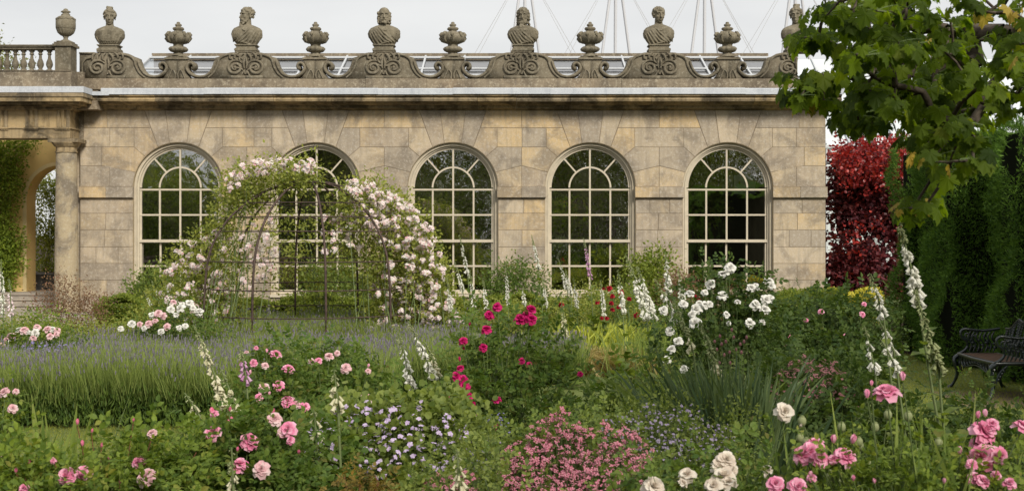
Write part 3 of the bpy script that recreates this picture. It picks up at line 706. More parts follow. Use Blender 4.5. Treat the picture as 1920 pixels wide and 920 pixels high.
cap = MB(); cap.lathe([(.25, zt-.22), (.275, zt-.215), (.275, zt-.195), (.25, zt-.19), (.25, zt-.08), (.28, zt-.07), (.345, zt+.01), (.35, zt+.03)], (Xc, Yc, 0), 28); cap.box((Xc-.37, Yc-.27, zt+.03), (Xc+.37, Yc+.37, zt+.118)); cap.build('capital', 'cornice', colo)
an = MB(); z = 0
while z < ZD(262, 32): an.box((-11.25, 32.12, z+.004), (XE-.001, 32.5, min(z+.42, ZD(262, 32)))); z += .42
an.box((-11.0, YP+.03, ZD(262, 32)), (XE+.06, 32.2, ZD(205, 32))) if False else None
an.build('corner_pilaster', 'ashlar', port)
fi = MB(); fi.box((-10.9, 31.99, ZD(262, 32)+.002), (-10.70, 32.49, ZD(135, 32))); fi.box((-10.9, 31.5, ZD(205, 31.5)), (-10.2, 32.5, ZD(170, 31.5))); fi.build('return_wall', 'plinth', port)
# yellow inner wall with its arch
yw = MB(); Xa, ra, zsp = -12.19, .89, 2.88; Y1, Y2 = 34.5, 35.15; ztop = 4.6
arcp = [(Xa+ra*math.cos(a), zsp+ra*math.sin(a)) for a in np.linspace(PI, 0, 24)]
outer = [(XW, .38), (XW, ztop), (-10.9, ztop), (-10.9, .38), (Xa+ra, .38)]+arcp[::-1]+[(Xa-ra, .38)]
yw.prism(outer, Y1, Y2); yw.build('arched_wall', 'plaster', port)
ar = MB()
for y0, r0 in ((Y1-.02, ra+.10),):
    A = [(Xa+(r0)*math.cos(a), zsp+(r0)*math.sin(a)) for a in np.linspace(PI, 0, 24)]; A = [(Xa-r0, .38)]+A+[(Xa+r0, .38)]; B = [(Xa-ra, .38)]+arcp+[(Xa+ra, .38)]; n = len(A)
    V = [(x, y0, z) for x, z in A]+[(x, y0, z) for x, z in B]+[(x, Y1-.001, z) for x, z in B]+[(x, Y1-.001, z) for x, z in A]
    ar.add(V, [(s*n+i+1, s*n+i, ((s+1) % 4)*n+i, ((s+1) % 4)*n+i+1) for i in range(n-1) for s in range(4)])
ar.build('archivolt', plain('pale_plaster', (.62, .50, .27), .85, .2, nscale=2, var=.1), port)
ce = MB(); ce.box((-11.25, 32.51, .3), (-10.9, 34.49, 4.31)); ce.build('side_wall', 'plaster', port)
st = MB()
for (y0, z1) in ((33.5, .38), (33.0, .27), (32.55, .14)): st.box((XW, y0, 0), (-11.3, 35.2 if z1 > .3 else y0+.55, z1)); st.box((XW, y0-.035, z1-.045), (-11.3, y0-.001, z1))
st.build('steps', 'paving', port)

# ================================================================== BUSTS AND URNS on the parapet
def remeshed(mb, name, mat, parent, voxel=.012, smooth_it=2):
    me = mb.mesh(name+'_raw', mat); o = bpy.data.objects.new(name+'_raw', me); COL.objects.link(o)
    r = o.modifiers.new('r', 'REMESH'); r.mode = 'VOXEL'; r.voxel_size = voxel; r.use_smooth_shade = True
    s = o.modifiers.new('s', 'SMOOTH'); s.factor = .5; s.iterations = smooth_it
    dg = bpy.context.evaluated_depsgraph_get(); me2 = bpy.data.meshes.new_from_object(o.evaluated_get(dg))
    bpy.data.objects.remove(o); me2.name = name
    p = bpy.data.objects.new(name, me2); COL.objects.link(p); p.parent = parent
    return p
def bust(px, base_y, label, sx=1.0, h=1.0, turn=0.0, hair='short', beard=0, woman=False, nude=False, zoff=0):
    random.seed(int(px)); root = thing('bust', label, 'statue', (FX(px), YF+.25, FZ(94.1)), None); root['group'] = 'stone busts on the parapet'
    so = MB(); so.lathe([(.36, 0), (.36, .045), (.33, .05), (.30, .08), (.285, .12)], (0, 0, 0), 4); 
    so = MB()
    for (a, z0, z1) in ((.285, 0, .045), (.27, .045, .06), (.245, .06, .115), (.265, .115, .13), (.28, .13, .155)): so.box((-a*.98, -.17-(a-.24), z0+.0005), (a*.98, .17+(a-.24), z1))
    for arr in so.v: arr += np.array(root.location)
    so.build('socle', 'bust', root)
    m = MB(); z0 = .15
    prof = [(.235, .13, 0), (.25, .14, .03), (.30, .165, .10), (.365, .19, .20), (.375, .20, .29), (.36, .19, .37), (.31, .16, .43), (.21, .135, .48), (.10, .10, .52), (.085, .09, .60)]
    n = 40; V = []
    for i, (rx, ry, z) in enumerate(prof):
        for j in range(n):
            a = 2*PI*j/n; f = 1+(.02*math.sin(9*a+4*z*9)+.012*math.sin(17*a-z*30) if i < 7 and not nude else 0)
            xx = rx*f*math.cos(a); yy = ry*f*math.sin(a)
            if i in (2, 3, 4, 5) and math.sin(a) < 0: yy -= .035*(1 if not woman else 1.5)*math.exp(-((abs(xx)-.13)/.09)**2)
            V.append((xx*sx*1.07, yy, z0+z*h))
    F = [(i*n+j, i*n+(j+1) % n, (i+1)*n+(j+1) % n, (i+1)*n+j) for i in range(len(prof)-1) for j in range(n)]
    m.add(V, F); m.add(V[:n], [list(range(n))[::-1]]); m.add(V[-n:], [list(range(n))])
    def surf(x, z):      # front of the chest at x,z
        zz = (z-z0)/h; rx = np.interp(zz, [p[2] for p in prof], [p[0] for p in prof])*sx; ry = np.interp(zz, [p[2] for p in prof], [p[1] for p in prof])
        q = max(0, 1-(x/rx)**2); return -ry*math.sqrt(q)-.005
    def fold(pts, r):
        P = []
        for i in range(len(pts)-1):
            for t in np.linspace(0, 1, 6, endpoint=False): 
                x = pts[i][0]*(1-t)+pts[i+1][0]*t; z = pts[i][1]*(1-t)+pts[i+1][1]*t; P.append((x, surf(x, z)-.006, z))
        m.tube([(p[0]*1.07, p[1]-.010, p[2]) for p in P], r*(.7+.5*np.sin(np.linspace(.3, 2.9, len(P)))), 6)
    if not nude:
        sgn = 1 if random.random() < .5 else -1
        if woman:
            for k in range(5): fold([(-.22+.03*k, .52-.02*k), (-.1, .40-.03*k), (0, .38-.035*k), (.1, .40-.03*k), (.22-.03*k, .52-.02*k)], .016)
            for k in range(9): x = -.28+.07*k; fold([(x*1.05, .36), (x*.8, .22), (x*.6, .17)], .013)
        else:
            for k in range(6): fold([(sgn*(-.10-.045*k), .57-.03*k), (sgn*(.0-.05*k), .45-.04*k), (sgn*(.14-.06*k), .32-.045*k), (sgn*(.27-.06*k), .2)], .019)
            for k in range(5): fold([(sgn*(.12+.05*k), .58-.035*k), (sgn*(.17+.035*k), .45-.03*k), (sgn*(.2+.03*k), .33-.03*k)], .017)
            fold([(-.12, .58), (-.03, .50), (.04, .50), (.13, .58)], .022)
    # head, in its own frame, then turned about the neck
    H = MB(); hz = z0+.52*h+.13*h
    H.sphere((0, .02, .075), (.118, .15, .125), 20, 14)          # skull
    H.sphere((0, -.035, -.02), (.092, .105, .15), 18, 12)        # face
    H.sphere((0, -.085, -.13), (.045, .04, .035), 10, 8)         # chin
    H.tube([(0, -.135, .045), (0, -.160, .0), (0, -.178, -.045), (0, -.165, -.06)], [.014, .017, .024, .016], 8)
    for s in (-1, 1):
        H.tube([(s*.012, -.138, .052), (s*.045, -.138, .062), (s*.078, -.112, .048)], [.012, .016, .010], 8)
        H.sphere((s*.042, -.118, .022), (.021, .016, .014), 8, 6); H.sphere((s*.057, -.098, -.03), (.030, .03, .028), 8, 6)
        H.sphere((s*.112, .01, -.005), (.016, .03, .042), 8, 6)
    H.tube([(-.034, -.132, -.088), (0, -.150, -.085), (.034, -.132, -.088)], [.007, .012, .007], 6); H.tube([(-.03, -.128, -.104), (0, -.144, -.106), (.03, -.128, -.104)], [.007, .012, .007], 6)
    H.tube([(0, .01, -.05), (0, .02, -.26)], [.078, .088], 14)
    def curls(cnt, fn, r):
        for _ in range(cnt):
            p = fn(); H.sphere(p, r*random.uniform(.7, 1.2), 7, 5)
    def scalp(ymin, zmin, k=1.0):
        while True:
            d = np.random.default_rng(random.randrange(10**9)).normal(size=3); d /= np.linalg.norm(d); p = np.array([0, .025, .07])+d*np.array([.124, .155, .13])*k
            if p[2] > zmin+(.11 if p[1] < -.06 else 0) and p[1] > ymin: return p
    if hair in ('short', 'cap'): curls(110, lambda: scalp(-.125, -.03), .021)
    if hair == 'cap':
        H.tube([(.12*math.cos(a), .02+.152*math.sin(a), .115) for a in np.linspace(0, 2*PI, 24, endpoint=False)], .012, 6, closed=True)
    if hair == 'bald':
        curls(90, lambda: (lambda s: (s*random.uniform(.10, .13), random.uniform(-.05, .12), random.uniform(-.15, .09)))(random.choice((-1, 1))), .028)
        curls(40, lambda: (random.uniform(-.1, .1), random.uniform(.12, .16), random.uniform(-.15, .1)), .028)
    if hair == 'long':
        curls(110, lambda: scalp(-.13, -.02), .024); curls(70, lambda: (lambda s: (s*random.uniform(.095, .13), random.uniform(-.03, .12), random.uniform(-.17, .05)))(random.choice((-1, 1))), .026)
    if hair == 'bun':
        curls(150, lambda: scalp(-.12, .01, 1.03), .022); H.sphere((0, .05, .215), (.07, .08, .055), 12, 9); curls(30, lambda: (random.uniform(-.06, .06), random.uniform(-.01, .11), .24+random.uniform(-.03, .02)), .022)
        H.sphere((0, .15, .02), (.08, .07, .08), 12, 8)
    if beard:
        curls(30, lambda: (lambda t: (math.sin(t)*.085, -.045-.085*math.cos(t), random.uniform(-.15, -.07)))(random.uniform(-1.4, 1.4)), .022)
        curls(int(55*beard), lambda: (lambda z: (random.uniform(-.06, .06)*(1-.5*z), -.115-.03*z+random.uniform(-.025, .02), -.12-.15*z*beard))(random.random()), .027)
        for s in (-1, 1): H.tube([(0, -.158, -.073), (s*.04, -.145, -.085), (s*.06, -.12, -.12)], [.012, .014, .008], 6)
    V = np.concatenate(H.v); ct, stt = math.cos(turn), math.sin(turn)
    R = np.array([[ct, -stt, 0], [stt, ct, 0], [0, 0, 1]]); H.v = [(a*np.array([1.2, 1.18, 1.17]))@R.T+np.array([0, -.01, hz+.075]) for a in H.v]
    for a, b, c_, d in zip(H.v, [0]*len(H.v), [0]*len(H.v), [0]*len(H.v)): pass
    for L_ in H.l: L_ += m.n
    m.v += H.v; m.l += H.l; m.s += H.s; m.m += H.m; m.n += H.n
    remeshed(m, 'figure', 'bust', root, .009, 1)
    root.scale = (zoff or 1.0,)*3
    return root
bust(BC[0], 0, 'stone bust of a woman with pinned-up hair, left end of the parapet', .98, .98, .25, 'bun', 0, True, zoff=.97)
bust(BC[1], 0, 'stone bust of a long-bearded man looking left in a draped cloak', .98, 1.0, -.75, 'short', 1.1)
bust(BC[2], 0, 'stone bust of a bald man with wavy side hair and moustache', 1.02, 1.0, .1, 'bald', .25)
bust(BC[3]+3, 0, 'stone bust of a man with long hair and pointed beard beside a mast', .98, .98, -.1, 'long', 1.5)
bust(BC[4], 0, 'stone bust of a clean-shaven man with cropped hair and banded brow', .98, 1.02, .25, 'cap', 0)
bust(BC[5], 0, 'bare-shouldered stone bust half hidden by maple leaves', .95, 1.0, -.3, 'bun', 0, True, True)
def finial(root):
    c = np.array(root.location); mb = MB()
    mb.box((c[0]-.20, c[1]-.17, c[2]), (c[0]+.20, c[1]+.17, c[2]+.03))
    mb.lathe([(.20, .03), (.13, .07), (.11, .12)], c, 16); mb.build('foot', 'bust', root, True)
    mb = MB(); fl = lambda a, i: 1+.07*np.cos(10*a)
    mb.lathe([(.12, .12), (.20, .15), (.23, .19), (.23, .22), (.19, .26), (.13, .275)], c, 40, mod=fl); mb.build('leaf_collar', 'bust', root, True)
    mb = MB(); mb.lathe([(.13, .275), (.125, .31), (.14, .345)], c, 20)
    fb = lambda a, i: 1+.05*np.cos(8*a)
    mb.lathe([(.12, .335), (.20, .36), (.27, .42), (.295, .49), (.28, .56), (.22, .61), (.13, .645)], c, 48, mod=fb)
    for k in range(8):
        a = 2*PI*k/8+.2; d = np.array([math.cos(a), math.sin(a), 0])
        P = [c+d*r+np.array([0, 0, z]) for r, z in ((.17, .36), (.27, .41), (.315, .48), (.315, .55), (.28, .60), (.235, .61), (.215, .575), (.235, .55))]
        mb.tube(P, [.02, .035, .042, .042, .038, .032, .024, .018], 7)
    mb.build('bulb', 'bust', root, True)
    mb = MB(); mb.lathe([(.10, .64), (.09, .665), (.13, .69), (.145, .72), (.12, .75), (.07, .765), (.06, .78), (.085, .80), (.08, .83), (.04, .85), (.045, .87), (.03, .89)], c, 32, mod=lambda a, i: 1+.06*np.cos(8*a)); mb.build('tip', 'bust', root, True)
fr_ = None
FL = ['leafy stone urn finial between the first and second busts from the left', 'leafy stone urn finial above the window behind the rose dome', 'leafy stone urn finial above the middle window',
      'leafy stone urn finial left of the mast with two struts, between fourth and fifth busts', 'leafy stone urn finial nearest the maple branches, in front of a mast']
for k in range(5):
    loc = (FX(FC[k]), YF+.25, FZ(105.4))
    if fr_ is None: fr_ = thing('urn_finial', FL[0], 'finial', loc, 'leafy urn finials on the parapet'); finial(fr_)
    else: dup(fr_, loc, FL[k])
for o in list(COL.objects):
    if o.name.startswith('urn_finial'): o.rotation_euler.z = random.uniform(0, 3); 
u = thing('lidded_urn', 'round stone urn with fluted base on the balustrade pier at the left', 'urn', (-11.0, 31.55, ZD(79, Yp)+.002)); c = np.array(u.location); s_ = .98
mb = MB(); mb.box((c[0]-.17, c[1]-.17, c[2]), (c[0]+.17, c[1]+.17, c[2]+.04)); mb.lathe([(.15, .04), (.12, .06), (.06, .09), (.05, .13), (.075, .155), (.055, .17)], c, 20); mb.build('foot', 'bust', u, True)
mb = MB(); mb.lathe([(.06, .165), (.12, .19), (.185, .25), (.215, .33), (.22, .345)], c, 64, mod=lambda a, i: 1+.045*np.cos(16*a)); mb.build('fluted_bowl', 'bust', u, True)
mb = MB(); mb.lathe([(.22, .345), (.235, .36), (.238, .46), (.235, .56), (.21, .60), (.215, .615), (.17, .65), (.12, .67), (.10, .69)], c, 32); mb.tube([(c[0]+.225*math.cos(a), c[1]+.225*math.sin(a), c[2]+.585+.012*math.sin(9*a)) for a in np.linspace(0, 2*PI, 60, endpoint=False)], .016, 6, closed=True); mb.build('body', 'bust', u, True)
mb = MB(); mb.lathe([(.10, .68), (.11, .70), (.08, .73), (.07, .745), (.12, .765), (.10, .79), (.05, .81), (.055, .83), (.03, .85)], c, 20, mod=lambda a, i: 1+.06*np.cos(6*a)); mb.build('lid', 'bust', u, True)

# ================================================================== MASTS AND GLASSHOUSE BEHIND
ML = ['white steel mast with struts rising behind the long-haired stone bust', 'white three-legged mast behind the fourth and fifth busts, left of the urn', 'white three-legged mast rising between fifth bust and last urn finial', 'white steel mast standing behind the bust hidden by maple leaves']
for k, px in enumerate((985, 1155, 1322, 1492)):
    D = 70.0; X = (px-960)*D/FPX; za = ZD(-62, D); r = thing('mast', ML[k], 'mast', (X, D, 0), 'masts of the glasshouse roof')
    mb = MB(); mb.tube([(X-.1, D, 0), (X, D, za+3)], .09, 8); mb.build('pole', 'steel', r, True)
    for s in (-1, 1):
        mb = MB(); mb.tube([(X+s*.95, D+.3*s, ZD(112, D)-1), (X+s*.12, D, za)], .08, 8); mb.build('strut', 'steel', r, True)
    for s in (-1, 1):
        for e in (0, .33):
            mb = MB(); mb.tube([(X, D, za), (X+s*(2.75+e), D+(.6 if e else 0), ZD(115, D))], .017, 4); mb.build('cable', 'cable', r)
gh = thing('glasshouse', 'white-framed glasshouse behind the red shrub and maple', 'glasshouse', (20, 46, 0))
Mt['gw'] = plain('brightened_glass', (.60, .64, .65), .35, .5, nscale=1.2, var=.12)  # brightness of the glass put into a pale diffuse colour
g = MB(); g.box((9.6, 46, 0), (34, 46.05, 5.0)); g.add([(9.6, 46, 5.1), (34, 46, 5.1), (34, 52, 9.0), (9.6, 52, 9.0)], [(0, 1, 2, 3)]); g.build('glazing', 'gw', gh)
g = MB(); x = 9.6
while x < 34: g.box((x-.03, 45.93, 0), (x+.03, 45.995, 5)); g.tube([(x, 46, 5.15), (x, 52, 9.05)], .035, 4); x += .85
for z in (.9, 2.6, 4.3, 5.05): g.box((9.6, 45.90, z-.05), (34, 45.925, z+.05))
for a, b in ((12, 15), (15, 18), (18, 21)): g.tube([(a, 45.8, 5.1), (b, 45.8, 7.2)], .06, 4)
g.build('frame', 'white_metal', gh)

# ================================================================== GROUND
g = MB(); g.box((-400, -300, -.4), (400, 500, 0)); structure(g.build('ground', 'soil'))
def sheet(name, pts, z, mat, n=1):
    m_ = MB(); m_.ngon([(x, y, z) for x, y in pts]); return structure(m_.build(name, mat))
sheet('lawn', [(-14, 9.6), (8.5, 9.6), (8.5, 20.8), (2.6, 20.2), (.6, 16.8), (-1.5, 13.2), (-14, 13.0)], .004, 'lawn')
sheet('paving', [(-20, 26.6), (-8.0, 26.6), (-8.0, 31.2), (-10.0, 32.5), (-20, 32.5)], .008, 'paving')
sheet('gravel', [(5.1, 14.2), (9, 14.2), (9, 15.75), (5.1, 15.75)], .008, 'gravel')
sheet('far_lawn', [(8.5, 24.0), (40, 24), (40, 45.9), (8.5, 45.9)], .004, 'lawn')
# ================================================================== PLANT BUILDERS
FRONT = {}; fgap = [.05]
def gpos(px, D): return np.array([(px-960)*D/FPX, D, 0.0])
def shrub(name, label, cat, poly, D, depth, leaf, T=LEAF2, size=.045, nc=260, per=22, sig=.08, stem='st_green', ns=14, group=None, upb=.6, base=None, parts=('foliage', 'stems'), sr=.006, sz_mat=None, droop=0):
    """a bush whose clumps of leaves fill a rounded volume; poly is its outline seen from the garden"""
    pa = np.array(poly, float); area = abs(sum(pa[i-1][0]*pa[i][1]-pa[i][0]*pa[i-1][1] for i in range(len(pa))))/2
    nl = max(5, nc//11); Lp = in_poly(poly, nl); m1 = int(nc*.72); rr0 = .42*math.sqrt(area/nl)
    P = np.concatenate([Lp[rng.integers(0, nl, m1)]+rng.normal(0, rr0, (m1, 2)), in_poly(poly, nc-m1)])
    P[:, 0] = np.clip(P[:, 0], pa[:, 0].min()-10, pa[:, 0].max()+10); P[:, 1] = np.clip(P[:, 1], pa[:, 1].min()-8, 985)
    cx = (pa[:, 0].min()+pa[:, 0].max())/2; hw = (pa[:, 0].max()-pa[:, 0].min())/2+1
    ylo, yhi = pa[:, 1].min(), min(960, pa[:, 1].max())
    def front(x, y):
        q = 1-((x-cx)/hw)**2; return D+depth*(.55-1.3*np.clip((y-ylo)/(yhi-ylo), 0, 1))-depth*.25*max(0, q)+depth*.25
    C = []
    for x, y in P:
        half = depth*math.sqrt(max(.08, 1-((x-cx)/hw)**2)); f0 = front(x, y); d = f0+uni(0, 1.5)*half*rng.random()
        w = W(x, y, f0); C.append([w[0], d, w[2]])
    C = np.array(C); C[:, 2] = np.maximum(C[:, 2], .05)
    b = gpos(cx, D) if base is None else np.array([base, D, 0.])
    r = thing(name, label, cat, b, group); FRONT[r.name] = front
    mb = MB()
    if T is LEAF6: pinnate(mb, C, max(2, per//6), sig, size, T)
    else: clumps(mb, C, per, sig, T, size, 0, upb, None, droop)
    mb.build(parts[0], leaf, r)
    top = C[np.argsort(rng.random(len(C)))[:ns]]
    st = MB(); A = np.repeat(b[None], len(top), 0)+rnd(len(top), .05)*[1, 1, 0]; A[:, 2] = 0; mid = (A+top)/2+rnd(len(top), .06); mid[:, 2] += .2*top[:, 2]
    st.tubes(bez(A, mid, top, 6), sr*1.6, sr*.6, 4); st.build(parts[1], stem, r)
    return r, C
def pinnate(mb, C, nr, sig, size, T, mat=0, outc=None, upb=.7):
    """compound leaves: two pairs of leaflets and a terminal one on each leaf stalk"""
    n = len(C)*nr; c = np.repeat(C, nr, 0); off = rnd(n)*np.asarray(sig); o = c+off
    d = off/(np.linalg.norm(off, axis=1, keepdims=True)+1e-6)*.6+rnd(n, .5)+[0, -.25, .1]; d /= np.linalg.norm(d, axis=1, keepdims=True)
    z = rnd(n, .4)+[0, -.25, upb]; z -= d*(z*d).sum(1, keepdims=True); z /= np.linalg.norm(z, axis=1, keepdims=True)+1e-6; s = np.cross(d, z); ls = size*uni(.65, 1.25, n)
    for t, sd, f in ((.75, 1, .8), (.75, -1, .8), (1.6, 1, .95), (1.6, -1, .95), (2.1, 0, 1.1)):
        p = o+d*(t*ls)[:, None]-z*(.10*t*ls)[:, None]; mb.inst(T, p, d*(.55 if sd else 1)+s*sd*.85+rnd(n, .1)-z*.15, z+rnd(n, .14), ls*f)
    mb.tubes(np.stack([o, o+d*(2.1*ls)[:, None]-z*(.2*ls)[:, None]], 1), .0016, .001, 3)
def stalks(r, name, pts, base, mat, rad=.004, bow=.1):
    pts = np.asarray(pts); A = np.repeat(np.asarray(base)[None], len(pts), 0)+rnd(len(pts), .06)*[1, 1, 0]; A[:, 2] = 0
    A = A*.8+pts*[1, 1, 0]*.2
    mid = (A+pts)/2; mid[:, :2] += (pts-A)[:, :2]*-.12; mid[:, 2] += bow*pts[:, 2]
    mb = MB(); c = bez(A, mid, pts, 7); mb.tubes(c, rad*1.5, rad*.8, 4); mb.build(name, mat, r, True); return c
def blades(mb, B, tip, w, k=5, mat=0, curl=None):
    """long leaves from B to tip, (n,3) each"""
    n = len(B); mid = (B+tip)/2; mid[:, 2] += np.linalg.norm((tip-B)[:, :2], axis=1)*.45
    C = bez(B, mid, tip, k); T = np.gradient(C, axis=1); side = np.cross(T, rnd(n)[:, None]*[1, 1, .2]); side /= np.linalg.norm(side, axis=2, keepdims=True)+1e-9
    t = np.linspace(0, 1, k); prof = np.sin(PI*np.clip(.25+.75*t, 0, 1))**.7; prof[-1] = .02
    ww = np.broadcast_to(np.asarray(w, float).reshape(-1, 1), (n, 1))*prof[None]
    V = np.stack([C-side*ww[:, :, None], C+side*ww[:, :, None]], 2).reshape(n, -1, 3); base = mb.n
    mb.v.append(V.reshape(-1, 3)); mb.n += n*2*k
    q = (np.arange(n)*2*k)[:, None]; i = np.arange(k-1)[None]*2
    F = np.stack([q+i, q+i+1, q+i+3, q+i+2], -1).reshape(-1, 4)+base
    mb.l.append(F.ravel()); mb.s.append(np.full(len(F), 4)); mb.m.append(np.full(len(F), mat))
def tuft(name, label, cat, px, D, n, h, spread, w, mat, lean=(0, 0), group=None, rad=.12, k=5, part='leaves', hv=.3, kind=None):
    b = gpos(px, D); r = thing(name, label, cat, b, group); mb = MB()
    B = b+rnd(n, rad)*[1, 1, 0]; d = rnd(n, spread)*[1, 1, 0]+np.array([lean[0], lean[1], 0]); tip = B+d; tip[:, 2] = h*uni(1-hv, 1.05, n)
    blades(mb, B, tip, w*uni(.6, 1.2, n), k); mb.build(part, mat, r); return r
def bloom_list(r, name, mes, D, lst, base, stem='st_green', dj=.12, size=None, face=(0, -.55, .7), rad=.004, leaf=None, buds=None, lsize=.04):
    P = []; S = []; 
    for it in lst:
        x, y, rp = it[:3]; d = FRONT[r.name](x, y)-fgap[0]-.012*D+uni(-.03, .03) if r.name in FRONT else D+uni(-dj, dj); P.append(W(x, y, d)); S.append((rp*1.12+.6)*d/FPX if size is None else size)
    P = np.array(P); S = np.array(S); n = len(P)
    out = P-np.asarray(base); out /= np.linalg.norm(out, axis=1, keepdims=True); dirs = out*.35+np.array(face)+rnd(n, .28)
    for i in range(n): put(r, name, mes[i % len(mes)], P[i], dirs[i], S[i])
    c = stalks(r, name+'_stems', P-dirs/np.linalg.norm(dirs, axis=1, keepdims=True)*S[:, None]*.3, base, stem, rad)
    if leaf:
        mb = MB(); ii = np.repeat(np.arange(n), 12); tt = rng.integers(3, 6, len(ii)); q = c[ii, tt]+rnd(len(ii), .02); 
        mb.inst(LEAF6, q, rnd(len(ii))*[1, 1, .5], rnd(len(ii), .4)+[0, -.2, 1], lsize*uni(.6, 1.3, len(ii))); mb.build('shoot_leaves', leaf, r)
    return P
# shared flower meshes
RP = [rose_full('rose_pink', 'p_pink', 1), rose_full('rose_pink', 'p_pink', 2)]; RL = [rose_loose('rose_pink_loose', 'p_pink', 3)]
RH = [rose_full('rose_hot', 'p_hot', 4), rose_loose('rose_hot', 'p_hot', 5)]; RPA = [rose_full('rose_pale', 'p_pale', 6), rose_loose('rose_pale', 'p_pale', 7)]
RC = [rose_loose('rose_crimson', 'p_crimson', 8), rose_full('rose_crimson', 'p_crimson', 9)]; RW = [rose_full('rose_white', 'p_white', 10), rose_loose('rose_white', 'p_white', 11)]
RCR = [rose_loose('rose_cream', 'p_cream', 12), rose_full('rose_cream', 'p_cream', 13)]; RR = [rose_loose('rose_red', 'p_red', 14)]
BH = [rose_bud('rosebud_hot', 'p_hot', 15)]; BP = [rose_bud('rosebud_pink', 'p_pink', 16)]; BC_ = [rose_bud('rosebud_crimson', 'p_crimson', 17)]
SL = [single5('flower_lilac', 'p_lilac', 18, 'p_white')]; SB = [single5('flower_blue', 'p_blue', 19, 'p_white')]; SW = [single5('flower_white', 'p_white', 20)]
TR = [cluster('rambler_truss', 13, .072, .029, ['p_blush', 'p_white', 'p_pale', 'p_yel'], 21+i) for i in range(3)]
def umbel(name, mat, seed, n=9):
    random.seed(seed); mb = MB()
    for k in range(n):
        a = random.uniform(0, 6.3); rr = .9*math.sqrt(random.random()); c = np.array([rr*math.cos(a), rr*math.sin(a), .35*(1-rr*rr)+random.uniform(-.1, .1)])
        for j in range(6):
            V, F = petal(.13, .30, 1.0, .3, j*1.047, .1, 0, .02, 2, 2); mb.add(np.array(V)+c, F, 0)
        mb.sphere(c+[0, 0, .06], (.13, .13, .10), 6, 4, 1)
    return mb.mesh(name, [mat, 'p_pale' if mat == 'p_astr' else 'p_astd'], (0, 0, 0), True)
UM = [umbel('umbel', 'p_astr', 31), umbel('umbel', 'p_astr', 32)]; UD = [umbel('umbel_dusky', 'p_astd', 33), umbel('umbel_dusky', 'p_astd', 34)]
def _bell():
    V = []; F = []; n = 7; prof = [(.08, 0), (.17, .18), (.20, .5), (.23, .82), (.31, 1.0)]
    for j, (r, z) in enumerate(prof):
        for i in range(n): a = 2*PI*i/n; V.append((r*math.cos(a), z, r*math.sin(a)-(.10 if j == 4 and math.sin(a) < 0 else 0)))
    for j in range(4):
        for i in range(n): F.append((j*n+i, j*n+(i+1) % n, (j+1)*n+(i+1) % n, (j+1)*n+i))
    return T_(V, (F, 0))
BELL = _bell()
FOXN = [0]
def foxglove(label, tip, low, D, mat='p_fox', base_dx=None, bell=.045, leaves=True, side=None, group='foxgloves in the border', green=.3, dense=1.35):
    """tip and low: the two ends of the flower spike"""
    P1 = W(*tip, D); P0 = W(*low, D+.0); L = np.linalg.norm(P1-P0)
    dx = (P1-P0)[0]; gx = P0[0]-dx/max(.15, (P1-P0)[2])*P0[2]*.45 if base_dx is None else P0[0]+base_dx
    b = np.array([gx, D, 0.0]); r = thing('foxglove', label, 'foxglove', b, group); dense *= uni(.8, 1.2); green += uni(-.08, .12)
    c1 = bez(b[None], ((b+P0)/2+[(P0-b)[0]*.15, 0, 0])[None], P0[None], 7)[0]; bend = (P0+P1)/2+np.array([-.05*dx, 0, .04*L]); c2 = bez(P0[None], bend[None], P1[None], 14)[0]
    st = MB(); Pp = np.concatenate([c1, c2[1:]]); st.tube(Pp, np.linspace(.009, .003, len(Pp)), 6); st.build('stem', 'st_fox', r, True)
    n = max(14, int(L/.0095*dense)); t = np.sort(uni(0, 1, n)); dense *= 1; pos = np.stack([np.interp(t, np.linspace(0, 1, 14), c2[:, k]) for k in range(3)], 1)
    ax = (P1-P0)/L; az = uni(0, 2*PI, n) if side is None else side+uni(-1.3, 1.3, n)
    out = np.stack([np.cos(az), np.sin(az)-.35, np.zeros(n)], 1); out -= .3*ax
    s = bell*np.clip(1.2-1.0*t, .16, 1)*uni(.7, 1.15, n); hang = out*.75-np.array([0, 0, .85])
    k = t < 1-green; fl = MB(); fl.inst(BELL, pos[k]+out[k]*.012, hang[k], out[k]+[0, 0, .4], s[k]); fl.build('bells', mat, r, True)
    bd = MB(); kk = ~k; bd.inst(BELL, pos[kk]+out[kk]*.006, hang[kk]+[0, 0, .5], out[kk]+[0, 0, .4], s[kk]*.8+.004)
    q = pos+out*.004; bd.inst(NARROW, q, out+[0, 0, .5], np.repeat([[0, 0, 1.]], n, 0)+rnd(n, .2), .022*(1.2-t)); bd.build('buds', 'p_bud', r, True)
    if leaves:
        m = 26; lf = MB(); t = rng.random(m)**1.3*.9; q = np.stack([np.interp(t, np.linspace(0, 1, 7), c1[:, k]) for k in range(3)], 1); a = uni(0, 2*PI, m)
        fl_ = np.stack([np.cos(a), np.sin(a), uni(.1, .8, m)], 1); lf.inst(LEAF6, q, fl_, rnd(m, .15)+[0, 0, 1], (.26-.17*t)*uni(.8, 1.1, m)); lf.build('leaves', 'lf_mid', r)
    return r

